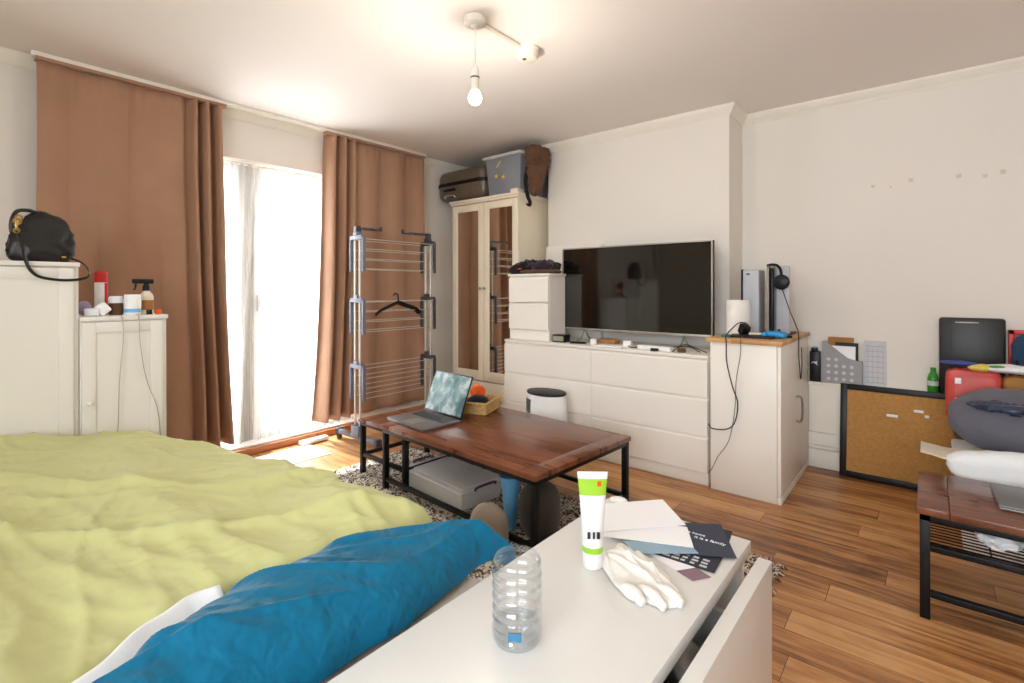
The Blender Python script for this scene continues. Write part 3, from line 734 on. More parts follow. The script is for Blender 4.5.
packet('adapter', (-1.2, 3.11, zs), (.05, .035, .025), .6, 'brownfab', 'brown plug adaptor at the right end of the sideboard')
for pts, m, l in (([(-1.95, 3.2, zs+.004), (-1.85, 3.12, zs+.05), (-1.75, 3.2, zs+.004), (-1.6, 3.22, zs+.004)], 'silver', 'pale cable looping over the left white plug adaptor'),
                  ([(-1.62, 3.19, zs+.02), (-1.55, 3.12, zs+.004), (-1.5, 3.19, zs+.004), (-1.38, 3.2, zs+.004), (-1.2, 3.2, zs+.03), (-1.1, 3.16, zs+.004)], 'blackp', 'black cable winding along the back of the sideboard top'),
                  ([(-1.25, 3.08, zs+.004), (-1.2, 3.14, zs+.045), (-1.12, 3.12, zs+.035), (-1.06, 3.16, zs+.004)], 'blackp', 'short black cable loop at the right end of the sideboard')):
    bm = new(); tube(bm, pts, .003, 6); tag(obj('cable', bm, m), l, 'cable')

# ================================================================== RIGHT CABINET
cx0, cx1, cy0, cy1, ch = -.996, -.62, 3.03, 3.828, .894
t = thing('kitchen_cabinet', 'white floor cabinet with oak worktop, standing right of the sideboard', 'cabinet', ((cx0+cx1)/2, 3.43, 0))
bm = new(); box(bm, (cx0, cy0, 0), (cx1-.020, cy1, ch-.025), .002); obj('carcass', bm, 'white', t)
bm = new(); box(bm, (cx0-.018, cy0-.02, ch-.025), (cx1+.012, cy1, ch), .003); obj('worktop', bm, 'oak', t)
bm = new(); box(bm, (cx1-.018, cy0+.002, .04), (cx1, cy1-.002, ch-.03), .002)
d = obj('door', bm, 'white', t)
bm = new(); tube(bm, [(cx1, 3.43, .53), (cx1+.028, 3.43, .525), (cx1+.034, 3.43, .455), (cx1+.028, 3.43, .385), (cx1, 3.43, .38)], .006, 8, 5); obj('handle', bm, 'steel', d)
bm = new(); box(bm, (cx1-.019, cy0+.001, 0), (cx1+.002, cy1, .036), .002); obj('plinth', bm, 'white', t)
# paper roll
t = thing('paper_roll', 'fat white kitchen roll standing on the oak worktop next to the television', 'paper roll', (-.955, 3.36, ch))
bm = new(); prof2 = [(.020, .0), (.068, 0), (.070, .003), (.070, .212), (.068, .215), (.020, .215), (.020, .205)]
lathe(bm, prof2, (-.93, 3.36, ch+.001), 32); obj('roll', bm, 'towel', t)
packet('sponge', (-.93, 3.10, ch+.001), (.05, .03, .016), .2, mat('aqua_foam', (60, 130, 140), .8), 'tiny aqua piece on the front edge of the oak worktop')
# console 1
t = thing('game_console', 'upright light grey console tower with black side, left of the headphones', 'console', (-.85, 3.42, ch))
bm = new(); box(bm, (-.905, 3.37, ch+.012), (-.812, 3.52, 1.300), .006); obj('shell', bm, 'grey', t)
bm = new(); box(bm, (-.918, 3.372, ch+.012), (-.905, 3.52, 1.304), .003); obj('side_panel', bm, 'blackp', t)
bm = new(); box(bm, (-.93, 3.35, ch+.001), (-.80, 3.54, ch+.014), .004); obj('stand', bm, 'blackp', t)
bm = new(); box(bm, (-.885, 3.3665, 1.268), (-.865, 3.371, 1.280), .001); obj('logo', bm, 'rackdark', t)
# console 2
t = thing('game_console', 'tall slab-sided pale console with dark fin that the headphones hang on', 'console', (-.72, 3.5, ch))
bm = new(); prism(bm, [(-.775, 3.40, ch+.012), (-.762, 3.40, ch+.012), (-.762, 3.64, ch+.012), (-.775, 3.64, ch+.012)], (0, 0, .43)); obj('left_plate', bm, 'steel', t)
bm = new(); box(bm, (-.760, 3.42, ch+.012), (-.742, 3.63, 1.31), .004); obj('core', bm, 'blackp', t)
bm = new(); box(bm, (-.740, 3.44, ch+.012), (-.655, 3.46, 1.322), .006); box(bm, (-.740, 3.44, ch+.012), (-.725, 3.64, 1.322), .004); obj('right_plate', bm, 'grey', t)
bm = new(); box(bm, (-.785, 3.38, ch+.001), (-.655, 3.65, ch+.013), .004); obj('stand', bm, 'blackp', t)
# headphones
t = thing('headphones', 'black over-ear headphones hanging on the taller console', 'headphones', (-.70, 3.40, 1.2))
bm = new(); tube(bm, [(-.768, 3.395, 1.326), (-.745, 3.385, 1.330), (-.715, 3.385, 1.325), (-.695, 3.385, 1.300), (-.690, 3.385, 1.262)], .010, 8, 6, flat=.6); obj('headband', bm, 'blackp', t)
bm = new(); lathe(bm, [(.030, -.018), (.043, -.012), (.046, 0), (.046, .012), (.036, .02)], (-.690, 3.395, 1.222), 24, Matrix.Rotation(PI/2, 4, 'X')); obj('ear_cup', bm, 'blackp', t)
bm = new(); lathe(bm, [(.030, -.018), (.041, -.012), (.043, 0), (.041, .012)], (-.79, 3.34, 1.18), 24, Matrix.Rotation(PI/2, 4, 'Y') ); bm.free()
bm = new(); tube(bm, [(-.685, 3.385, 1.18), (-.665, 3.38, 1.12), (-.64, 3.38, 1.04), (-.615, 3.39, .97), (-.60, 3.40, .905), (-.604, 3.42, .80), (-.603, 3.45, .70), (-.603, 3.48, .63), (-.603, 3.52, .72), (-.603, 3.50, .82)], .0028, 6); obj('cord', bm, 'blackp', t)
# pads and black kit
t = thing('gamepad', 'blue gamepad lying on the right part of the oak worktop', 'gamepad', (-.67, 3.22, ch))
bm = new(); blob(bm, (-.685, 3.21, ch+.024), (.062, .035, .02), .8, .8, 0, 5, 0, nu=28, nv=14, zmin=ch+.002)
blob(bm, (-.735, 3.185, ch+.02), (.02, .032, .017), 1, 1, nu=18, nv=12, zmin=ch+.002); blob(bm, (-.640, 3.185, ch+.02), (.02, .032, .017), 1, 1, nu=18, nv=12, zmin=ch+.002); obj('shell', bm, 'blue', t)
for x in (-.705, -.665):
    bm = new(); lathe(bm, [(.006, 0), (.008, .008), (.007, .012)], (x, 3.205, ch+.042), 12); obj('thumb_stick', bm, 'blackp', t)
packet('tray', (-.80, 3.17, ch+.001), (.24, .12, .014), .1, 'blackp', 'flat black tray on the front of the oak worktop')
packet('card', (-.79, 3.20, ch+.016), (.07, .05, .012), .1, 'cream', 'small cream card resting on the flat black tray')
packet('charging_dock', (-.865, 3.22, ch+.017), (.05, .05, .06), .8, 'blackp', 'wedge-shaped black dock leaning by the grey console', .5)
packet('charger', (-.66, 3.31, ch+.001), (.07, .10, .014), .4, 'blackp', 'flat black charger at the right edge behind the blue gamepad')
for pts, l in (([(-.86, 3.26, ch+.08), (-.885, 3.2, ch+.08), (-.905, 3.1, ch+.04), (-.905, 3.02, ch+.012), (-.898, 3.005, ch-.02), (-.895, 3.005, .76), (-.865, 3.01, .62), (-.840, 3.02, .53), (-.855, 3.02, .42), (-.90, 3.02, .37), (-.98, 3.018, .36), (-1.008, 3.03, .38)], 'thicker black cable looping across the white cabinet side into the gap'),
               ([(-.83, 3.18, ch+.02), (-.825, 3.03, ch+.010), (-.820, 3.006, ch-.02), (-.822, 3.005, .80), (-.845, 3.01, .66), (-.855, 3.02, .5), (-.875, 3.02, .36), (-.90, 3.02, .28), (-.95, 3.02, .20), (-.985, 3.02, .12), (-1.006, 3.03, .09)], 'thinner black cable running down the white cabinet side')):
    bm = new(); tube(bm, pts, .0032 if 'thicker' in l else .0018, 8); tag(obj('cable', bm, 'blackp'), l, 'cable')

# ================================================================== LEDGE ITEMS
zl = .5655
t = thing('speaker', 'small black box with a white mark on the ledge beside the oak-topped cabinet', 'speaker', (-.575, 3.86, zl))
bm = new(); box(bm, (-.612, 3.835, zl), (-.555, 3.895, zl+.20), .004); obj('body', bm, 'blackp', t)
bm = new(); box(bm, (-.605, 3.840, zl+.20), (-.57, 3.89, zl+.222), .003); obj('lid', bm, 'blackp', t)
bm = new(); tube(bm, [(-.600, 3.8345, zl+.12), (-.59, 3.8335, zl+.132), (-.58, 3.8345, zl+.12), (-.574, 3.8345, zl+.135), (-.570, 3.8345, zl+.11)], .0022, 6, 4); obj('white_mark', bm, 'paper', t)
t = thing('magazine_file', 'grey patterned magazine file full of papers on the ledge', 'magazine file', (-.43, 3.86, zl))
bm = new(); prism(bm, [(-.54, 3.838, zl), (-.325, 3.838, zl), (-.325, 3.838, zl+.15), (-.40, 3.838, zl+.17), (-.52, 3.838, zl+.27), (-.54, 3.838, zl+.27)], (0, .004, 0))
prism(bm, [(-.54, 3.888, zl), (-.325, 3.888, zl), (-.325, 3.888, zl+.15), (-.40, 3.888, zl+.17), (-.52, 3.888, zl+.27), (-.54, 3.888, zl+.27)], (0, .004, 0))
box(bm, (-.54, 3.842, zl), (-.536, 3.888, zl+.27)); box(bm, (-.329, 3.842, zl), (-.325, 3.888, zl+.15)); box(bm, (-.536, 3.842, zl), (-.329, 3.888, zl+.004)); obj('file_box', bm, 'filegrey', t)
bm = new()
for i in range(4):
    for j in range(4):
        x = -.505+i*.042; z = zl+.03+j*.042
        if z > zl+.15 and x > -.44: continue
        lathe(bm, [(.011, 0), (.011, .0012)], (x, 3.838, z), 10, Matrix.Rotation(PI/2, 4, 'X'))
obj('dot_pattern', bm, 'paper2', t)
bm = new(); box(bm, (-.52, 3.846, zl+.005), (-.36, 3.850, zl+.245)); tag(obj('document', bm, 'paper'), 'white papers standing in the grey magazine file', 'papers')
bm = new(); box(bm, (-.51, 3.856, zl+.005), (-.37, 3.872, zl+.30)); tag(obj('folder', bm, 'kraft'), 'brown-edged folder standing at the back of the magazine file', 'folder')
bm = new(); box(bm, (-.47, 3.852, zl+.005), (-.345, 3.855, zl+.268)); tag(obj('notebook', bm, 'blackp'), 'black notebook standing in the grey magazine file', 'notebook')
t = thing('wall_planner', 'pale printed planner sheet leaning on the wall right of the magazine file', 'planner', (-.25, 3.89, zl))
bm = new(); box(bm, (-.318, 3.892, zl), (-.205, 3.897, zl+.285)); obj('sheet', bm, 'paper2', t)
bm = new()
for k in range(8): box(bm, (-.312, 3.8912, zl+.02+k*.033), (-.211, 3.8918, zl+.0225+k*.033))
for k in range(4): box(bm, (-.30+k*.026, 3.8912, zl+.02), (-.2985+k*.026, 3.8918, zl+.255))
obj('printed_grid', bm, 'filegrey', t)

# cork board
t = thing('cork_board', 'large cork board in a black frame leaning on the low ledge', 'notice board', (0, 3.75, 0))
bx0, bx1, bh = -.437, .50, .575; lean = math.asin(.07/bh)
MB_ = Matrix.Translation((0, 3.765, .004)) @ Matrix.Rotation(-lean, 4, 'X')
bm = new(); w = .036
box(bm, (bx0, -.012, 0), (bx0+w, .008, bh), .002, MB_); box(bm, (bx1-w, -.012, 0), (bx1, .008, bh), .002, MB_); box(bm, (bx0+w, -.012, 0), (bx1-w, .008, w), .002, MB_); box(bm, (bx0+w, -.012, bh-w), (bx1-w, .008, bh), .002, MB_)
obj('frame', bm, 'blackp', t)
obj('cork_sheet', sbox((bx0+w, -.004, w), (bx1-w, .004, bh-w), 0, MB_), 'cork', t)
for (x, z, s) in ((-.20, .40, .055), (-.07, .445, .045), (-.02, .42, .02)):
    obj('pinned_note', sbox((x, -.0055, z), (x+s, -.004, z+.016), 0, MB_), 'paper', t)

# adhesive marks on wall
wb = bpy.data.objects['wall_back']
M['mark'] = mat('old_adhesive', (216, 207, 190), .8)
for (x, z, r) in ((-.273, 1.831, .010), (-.182, 1.814, .006), (-.085, 1.844, .013), (.134, 1.837, .014), (.244, 1.822, .012), (.317, 1.834, .014)):
    bm = new(); blob(bm, (x, YR-.001, z), (r, .003, r), 1, 1, .002, 60, x*9, nu=14, nv=8); obj('adhesive_mark', bm, 'mark', wb)

# ================================================================== RIGHT CORNER PILE
# black portfolio on ledge
t = thing('portfolio_case', 'black portfolio case standing upright on the ledge against the wall', 'case', (.18, 3.87, zl))
bm = new(); box(bm, (.045, 3.84, zl), (.325, 3.875, 1.015), .014); obj('cover', bm, 'leather', t)
obj('spine_seam', sbox((.098, 3.838, zl+.01), (.101, 3.841, 1.005)), 'blackp', t)
obj('metal_strip', sbox((.115, 3.8375, .985), (.215, 3.8405, .992), .001), 'silver', t)
t = thing('soda_bottle', 'green plastic bottle on the ledge left of the black portfolio', 'bottle', (.025, 3.86, zl))
bm = new(); lathe(bm, [(.022, 0), (.027, .006), (.027, .08), (.022, .105), (.012, .125), (.011, .135)], (.018, 3.862, zl), 20); obj('body', bm, 'greenp', t)
bm = new(); lathe(bm, [(.013, 0), (.013, .016), (.011, .018)], (.018, 3.862, zl+.132), 16); obj('cap', bm, 'greenp', t)
bm = new(); lathe(bm, [(.0275, 0), (.0275, .028)], (.018, 3.862, zl+.045), 20); obj('label_band', bm, 'paper2', t)
bm = new(); box(bm, (.335, 3.85, .70), (.36, 3.88, .955), .004); box(bm, (.335, 3.85, .93), (.55, 3.88, .955), .004); box(bm, (.335, 3.85, zl), (.36, 3.88, .72), .004)
tag(obj('frame', bm, 'red'), 'red edge frame standing right of the black portfolio', 'frame')
t = thing('jacket', 'navy garment with black straps heaped right of the black portfolio', 'clothes', (.45, 3.78, zl))
bm = new(); blob(bm, (.47, 3.79, .83), (.13, .045, .115), .7, .7, .012, 12, 3, ridge=.01, nu=40, nv=26); obj('cloth', bm, 'navyfab', t)
bm = new(); tube(bm, [(.36, 3.76, .80), (.37, 3.75, .72), (.40, 3.75, .66), (.41, 3.75, .58)], .010, 8, flat=.4); tube(bm, [(.45, 3.74, .74), (.46, 3.74, .66), (.45, 3.745, .58)], .012, 8, flat=.4); obj('strap', bm, 'darkfab', t)
# support boxes
t = thing('storage_box', 'plain white lidded box on the floor behind the right coffee table', 'storage box', (.4, 3.2, 0))
bm = new(); taper(bm, .10, .80, 2.98, 3.34, .002, .40, .05); obj('tub', bm, 'white', t)
bm = new(); box(bm, (.085, 2.965, .395), (.815, 3.355, .43), .01); obj('lid', bm, 'bag', t)
t = thing('storage_box', 'dark box at the back carrying the red and brown bags', 'storage box', (.45, 3.52, 0))
bm = new(); box(bm, (.10, 3.37, 0), (.85, 3.66, .47), .006); obj('tub', bm, 'brownfab', t)
bm = new(); box(bm, (.095, 3.365, .44), (.855, 3.665, .50), .006); obj('lid', bm, 'brownfab', t)
# bags
def carrier(name, label, x0, x1, y0, y1, z0, z1, m, seed, top=None):
    t = thing(name, label, 'bag', ((x0+x1)/2, (y0+y1)/2, z0)); bm = new()
    cx, cy = (x0+x1)/2, (y0+y1)/2
    def f(v):
        k = (v.z/(z1-z0)+.5); return Vector((v.x*(1+.06*k), v.y*(1-.5*k), v.z))
    blob(bm, (cx, cy, (z0+z1)/2), ((x1-x0)/2, (y1-y0)/2, (z1-z0)/2), .35, .25, .006, 14, seed, ridge=.008, f=f, nu=48, nv=26, zmin=z0+.001); obj('body', bm, m, t); return t
t = carrier('carrier_bag', 'red carrier bag with white print standing behind the grey cushion', .07, .27, 3.39, 3.52, .501, .770, 'redbag', 2)
bm = new(); box(bm, (.10, 3.3875, .70), (.125, 3.393, .73), .002); box(bm, (.10, 3.385, .60), (.12, 3.391, .63), .002); obj('white_print', bm, 'paper', t)
t = carrier('paper_bag', 'brown paper bag standing between red bag and right edge', .28, .46, 3.40, 3.54, .501, .750, 'kraft', 5)
t = thing('food_packet', 'blue, yellow and green plastic packet crushed on top of the bags', 'packet', (.25, 3.48, .75))
bm = new(); blob(bm, (.12, 3.44, .80), (.08, .03, .012), 1, 1, .006, 20, 2, nu=26, nv=12); obj('blue_end', bm, mat('blue_wrap', (50, 70, 150), .4), t)
bm = new(); blob(bm, (.20, 3.44, .785), (.05, .05, .02), 1, 1, .006, 20, 4, nu=26, nv=12); obj('yellow_middle', bm, 'yellow', t)
bm = new(); blob(bm, (.31, 3.45, .785), (.13, .06, .022), .8, 1, .008, 16, 7, nu=30, nv=14); obj('white_end', bm, 'bag', t)
bm = new(); blob(bm, (.26, 3.41, .795), (.035, .015, .010), 1, 1, .003, 20, 9, nu=20, nv=10); obj('green_print', bm, 'greenp', t)
# grey cushion, white pillow, crinkled jacket
bm = new(); blob(bm, (.40, 3.17, .58), (.34, .17, .145), .75, .8, .018, 5, 3, ridge=.012, nu=60, nv=34, zmin=.432); tag(obj('cushion', bm, 'greyfab'), 'large slate grey cushion heaped on the white box at the right edge', 'cushion')
bm = new(); blob(bm, (.27, 3.04, .665), (.13, .05, .024), .7, .9, .014, 22, 6, ridge=.014, nu=60, nv=22); 
tag(obj('foil_garment', bm, mat('shiny_navy_nylon', (58, 66, 88), .25, .2, var=.3, scale=40)), 'shiny crinkled navy nylon garment lying on the slate grey cushion', 'clothes')
bm = new(); grid(bm, lambda u, v: Vector((-.03+.26*u, 2.90+.20*v+.04*u, .452-.030*math.sin(u*2.2)*(1-u)+.006*nz(u*4, v*4))), 24, 14, .004)
tag(obj('cardboard_sheet', bm, 'cream'), 'cream sheet poking out to the left from the white box pile', 'sheet')
bm = new(); blob(bm, (.47, 2.925, .41), (.41, .07, .095), .6, .7, .016, 7, 9, ridge=.012, nu=60, nv=30); 
tag(obj('pillow', bm, 'sheet'), 'white pillow slumped behind the closed laptop at the right edge', 'pillow')

# ================================================================== TABLES
def coffee_table(label, L, Wd, zt, loc, a, stretch, over=.0, shelf=None, slab=.026, fr=.022, nest=False):
    t = thing('coffee_table', label, 'coffee table', (loc[0], loc[1], 0), a)
    h = L/2; w = Wd/2; lg = .030
    bm = new(); e = .09
    box(bm, (-h, -w, zt-slab), (-h+e, w, zt), .003); box(bm, (h-e, -w, zt-slab), (h, w, zt), .003)
    box(bm, (-h+e+.001, -w, zt-slab), (h-e-.001, w, zt), .003); obj('tabletop', bm, 'table', t, local=True)
    bm = new(); ins = .008; z1 = zt-slab; z2 = z1-fr
    box(bm, (-h+ins, -w+ins, z2), (h-ins, -w+ins+.03, z1), .001); box(bm, (-h+ins, w-ins-.03, z2), (h-ins, w-ins, z1), .001)
    if not nest: box(bm, (-h+ins, -w+ins, z2), (-h+ins+.03, w-ins, z1), .001)
    box(bm, (h-ins-.03, -w+ins, z2), (h-ins, w-ins, z1), .001); obj('frame', bm, 'black', t, local=True)
    for sx in (-1, 1):
        for sy in (-1, 1):
            x = sx*(h-ins-lg/2); y = sy*(w-ins-lg/2)
            bm = new(); box(bm, (x-lg/2, y-lg/2, 0), (x+lg/2, y+lg/2, z2), .002); obj('leg', bm, 'black', t, local=True)
    for zz in stretch:
        for sy in (-1, 1):
            y = sy*(w-ins-lg/2); bm = new(); box(bm, (-h+ins+lg, y-.011, zz-.011), (h-ins-lg, y+.011, zz+.011), .001); obj('stretcher', bm, 'black', t, local=True)
        for sx in ((1,) if nest else (-1, 1)):
            x = sx*(h-ins-lg/2); bm = new(); box(bm, (x-.011, -w+ins+lg, zz-.011), (x+.011, w-ins-lg, zz+.011), .001); obj('stretcher', bm, 'black', t, local=True)
    if shelf:
        bm = new()
        for k in range(14):
            y = -w+.05+k*(2*w-.1)/13; cyl(bm, (-h+.035, y, shelf), (h-.035, y, shelf), .003, seg=6)
        for k in range(4):
            x = -h+.2+k*(2*h-.4)/3; cyl(bm, (x, -w+.03, shelf-.005), (x, w-.03, shelf-.005), .003, seg=6)
        obj('wire_shelf', bm, 'black', t, local=True)
    return t
TZ, TA = .39, -.06
tc = (-1.855, 2.12)
coffee_table('larger dark wood coffee table with black metal legs in the middle of the rug', 1.20, .79, TZ, tc, TA, [.07], nest=True)
coffee_table('small lower side table tucked under the left end of the larger coffee table', .50, .56, .355, (-2.545, 2.095), -.04, [.13], slab=.02, fr=.018)
coffee_table('dark wood coffee table with black legs at the right edge, under the closed laptop', 1.0, .475, .40, (.465, 2.555), 0.0, [.255, .09], shelf=.263)

# right table: closed laptop + white bag
t = thing('laptop', 'closed grey laptop on the coffee table at the right edge', 'laptop', (.38, 2.6, .40))
A = at(.352, 2.60, .4005, .03); bm = new(); box(bm, (-.165, -.135, .002), (.165, .135, .011), .003, A); obj('base', bm, 'laptop', t)
bm = new(); box(bm, (-.165, -.135, .012), (.165, .135, .018), .003, A); obj('lid', bm, 'laptop', t)
bm = new(); blob(bm, (.19, 2.46, .297), (.062, .05, .03), 1, .9, .012, 24, 3, ridge=.012, nu=34, nv=20, zmin=.267); tag(obj('plastic_bag', bm, 'bag'), 'crumpled white plastic bag under the right coffee table top', 'plastic bag')
bm = new(); blob(bm, (.42, 2.5, .300), (.15, .09, .033), .8, .9, .01, 14, 5, ridge=.008, nu=34, nv=20, zmin=.267); tag(obj('cloth', bm, 'filegrey'), 'grey folded cloth on the wire shelf of the right coffee table', 'cloth')

# open laptop
LP = Vector((-2.555, 1.865, TZ)); 
tl = thing('laptop', 'open laptop with blue-grey screen on the larger coffee table', 'laptop', (-2.25, 2.0, TZ))
# base corners from the photo: front-left, front-right, hinge-right, hinge-left
fa, fb, hb, ha = Vector((-2.500, 1.835, 0)), Vector((-2.120, 1.80, 0)), Vector((-2.150, 2.08, 0)), Vector((-2.515, 2.115, 0))
cen = (fa+fb+ha+hb)/4; cen.z = TZ+.001
ax = ((fb-fa)+(hb-ha)).normalized(); ang = math.atan2(ax.y, ax.x); A = Matrix.Translation(cen) @ RZ(ang)
lw, ld = .185, .135
bm = new(); box(bm, (-lw, -ld, .002), (lw, ld, .017), .003, A); base = obj('base', bm, 'laptop', tl)
bm = new()
for r in range(5):
    for k in range(14):
        x = -lw+.03+k*.0232; y = .015+r*.020; box(bm, (x, y, .017), (x+.019, y+.016, .0182), 0, A)
obj('keyboard', bm, 'keys', base)
bm = new(); box(bm, (-.05, -ld+.02, .0168), (.05, -.015, .0176), 0, A); obj('trackpad', bm, 'silver', base)
H = A @ Matrix.Translation((0, ld-.004, .018)) @ Matrix.Rotation(math.radians(-22), 4, 'X')
bm = new(); box(bm, (-lw, 0, .0), (lw, .007, .262), .003, H); lid = obj('lid', bm, 'blackp', tl)
bm = new(); box(bm, (-lw+.007, -.0012, .014), (lw-.007, .0005, .255), 0, H); obj('display', bm, 'display', lid)

# basket
t = thing('basket', 'small wicker basket at the back corner of the larger coffee table', 'basket', (-2.20, 2.40, TZ))
A = at(-2.255, 2.385, TZ+.001, 1.92)
bm = new()
for k in range(7):
    z = .005+k*.009
    for (x0, y0, x1, y1) in ((-.12, -.085, .12, -.085), (.12, -.085, .12, .085), (.12, .085, -.12, .085), (-.12, .085, -.12, -.085)):
        p0 = A @ Vector((x0, y0, z)); p1 = A @ Vector((x1, y1, z)); n = 14
        tube(bm, [p0.lerp(p1, i/n)+Vector((0, 0, .002*(-1)**(i+k))) for i in range(n+1)], .0055, 6, 0)
box(bm, (-.12, -.085, 0), (.12, .085, .004), 0, A); obj('weave', bm, 'wicker', t)
bm = new(); tube(bm, [A @ Vector(p) for p in ((-.123, -.088, .068), (.123, -.088, .068), (.123, .088, .068), (-.123, .088, .068), (-.123, -.088, .068))], .008, 8, 0); obj('rim', bm, 'wicker', t)
bm = new(); blob(bm, A @ Vector((-.045, .0, .062)), (.07, .07, .045), .9, .9, .008, 16, 2, nu=30, nv=20, mtx=RZ(.5), zmin=TZ+.006); tag(obj('pouch', bm, 'darkfab'), 'black pouch lying in the wicker basket', 'pouch')
bm = new(); blob(bm, A @ Vector((.055, .045, .085)), (.05, .04, .07), .8, .8, .012, 20, 2, ridge=.01, nu=36, nv=26, zmin=TZ+.006); tag(obj('orange_bag', bm, 'orange'), 'bright orange bag standing up in the wicker basket', 'bag')

# heater
t = thing('fan_heater', 'white oval fan heater with dark top in front of the sideboard', 'heater', (-2.07, 2.85, 0))
hx, hy = -2.07, 2.86
bm = new(); lathe(bm, [(.13, 0), (.14, .01), (.14, .05), (.165, .2), (.158, .38), (.148, .445)], (hx, hy, 0), 36, sy=.7); obj('body', bm, 'tubewhite', t)
bm = new(); lathe(bm, [(.149, 0), (.155, .008), (.150, .018), (.10, .026), (.01, .028)], (hx, hy, .445), 36, sy=.7); obj('top', bm, 'blackp', t)
bm = new()
def gr(u, v):
    th = math.radians(205+42*u); r = .158+.006*(1-v); return Vector((hx+math.cos(th)*r*1.0, hy+math.sin(th)*r*.7, .16+.25*v))
grid(bm, gr, 14, 16, .004); obj('grille', bm, 'heater', t)

# ================================================================== RUG
def rugm():
    bm = new(); x0, x1, y0, y1 = -2.95, -.50, .98, 2.36
    nx, ny = 300, 170; rnd = random.Random(3)
    V = [[None]*(ny+1) for _ in range(nx+1)]
    for i in range(nx+1):
        for j in range(ny+1):
            x = x0+(x1-x0)*i/nx; y = y0+(y1-y0)*j/ny; edge = i in (0, nx) or j in (0, ny)
            if edge: x += rnd.uniform(-.014, .014); y += rnd.uniform(-.014, .014)
            V[i][j] = bm.verts.new((x+rnd.uniform(-.003, .003), y+rnd.uniform(-.003, .003), .001 if edge else .006+rnd.uniform(0, .014)))
    for i in range(nx):
        for j in range(ny): bm.faces.new((V[i][j], V[i+1][j], V[i+1][j+1], V[i][j+1]))
    rr = random.Random(5)
    for k in range(260):   # fringe
        if k % 2: p = Vector((x1, rr.uniform(y0, y1), .008)); d = Vector((1, rr.uniform(-.7, .7), 0))
        else: p = Vector((rr.uniform(x0, x1), y1, .008)); d = Vector((rr.uniform(-.7, .7), 1, 0))
        L_ = rr.uniform(.015, .045); tube(bm, [p, p+d*L_*.5+Vector((0, 0, .008)), p+d*L_-Vector((0, 0, .005))], .0025, 5, 0)
    return bm
tag(obj('rug', rugm(), 'rug', ang=180), 'shaggy beige and black speckled rug under the coffee tables', 'rug')

# storage box under table
t = thing('storage_box', 'clear low plastic box with purple handles under the larger coffee table', 'storage box', (-2.10, 1.985, .022))
A = at(-2.10, 1.985, .022, -.10)
hx_, hy_ = .27, .15
bm = new(); taper(bm, -hx_, hx_, -hy_, hy_, 0, .095, .08, bev=.012)
for v in bm.verts: v.co = A @ v.co
obj('tub', bm, 'boxclear', t)
bm = new(); box(bm, (-hx_-.012, -hy_-.012, .095), (hx_+.012, hy_+.012, .112), .006, A); box(bm, (-hx_+.02, -hy_+.02, .112), (hx_-.02, hy_-.02, .118), .003, A); obj('lid', bm, 'boxclear', t)
for s in (-1, 1):
    bm = new(); tube(bm, [A @ Vector(p) for p in ((s*(hx_+.014), -.07, .105), (s*(hx_+.020), -.06, .120), (s*(hx_+.020), .06, .120), (s*(hx_+.014), .07, .105))], .006, 8, 3); obj('handle', bm, 'purple', t)
bm = new(); blob(bm, A @ Vector((0, 0, .048)), (.21, .11, .038), .5, .7, .012, 12, 4, nu=40, nv=20); tag(obj('folded_linen', bm, 'paper2'), 'pale folded linen inside the clear box with purple handles', 'linen')
# things at the near leg
bm = new(); blob(bm, (-1.50, 1.64, .125), (.095, .07, .10), .9, .8, .008, 8, 2, nu=40, nv=26, zmin=.03); tag(obj('pouf', bm, 'taupe'), 'rounded taupe bundle on the rug before the near table leg', 'cushion')
bm = new(); blob(bm, (-1.40, 1.88, .15), (.10, .09, .135), .9, .8, .01, 8, 7, nu=40, nv=26, zmin=.03); tag(obj('bag', bm, mat_cloth('dark_taupe_cloth', (66, 58, 52), .95)), 'dark brown soft bag beside the near leg of the larger coffee table', 'bag')
t = thing('cup', 'light blue plastic beaker standing behind the taupe bundle', 'cup', (-1.56, 1.86, .020))
bm = new(); lathe(bm, [(.022, 0), (.026, .004), (.040, .17), (.052, .24), (.058, .262), (.052, .262), (.036, .17)], (-1.56, 1.86, .020), 24); obj('beaker', bm, 'skyblue', t)

# ================================================================== SUNLIT FLOOR THINGS
bm = new(); box(bm, (-3.62, 1.48, .001), (-3.30, 1.93, .005), .002); tag(obj('floor_mat', bm, 'paper'), 'thin white mat on the floor in front of the balcony threshold', 'mat')
bm = new(); box(bm, (-3.665, 1.87, .007), (-3.605, 2.09, .035), .006); tag(obj('power_strip', bm, 'tubewhite'), 'white power strip on the floor along the balcony threshold', 'power strip')

# ================================================================== CLOTHES AIRER
t = thing('clothes_airer', 'tall three-tier grey clothes airer in front of the right brown curtain', 'clothes airer', (-3.33, 2.5, 0))
ax0, yL, yR = -3.33, 2.165, 2.86
for (yy, nm) in ((yL, 'L'), (yR, 'R')):
    bm = new(); box(bm, (ax0-.27, yy-.022, .045), (ax0+.27, yy+.022, .082), .010); box(bm, (ax0-.05, yy-.03, .06), (ax0+.05, yy+.03, .15), .008); base = obj('foot_bar', bm, 'rack', t)
    for s in (-1, 1):
        bm = new(); box(bm, (ax0+s*.255-.022, yy-.024, .03), (ax0+s*.255+.022, yy+.024, .09), .006); cyl(bm, (ax0+s*.255, yy-.012, .022), (ax0+s*.255, yy+.012, .022), .022, seg=14); obj('castor', bm, 'rackdark', base)
    for s in (-1, 1):
        bm = new(); cyl(bm, (ax0+s*.032, yy, .12), (ax0+s*.032, yy, 1.58), .0085, seg=12); obj('post', bm, 'tube', t)
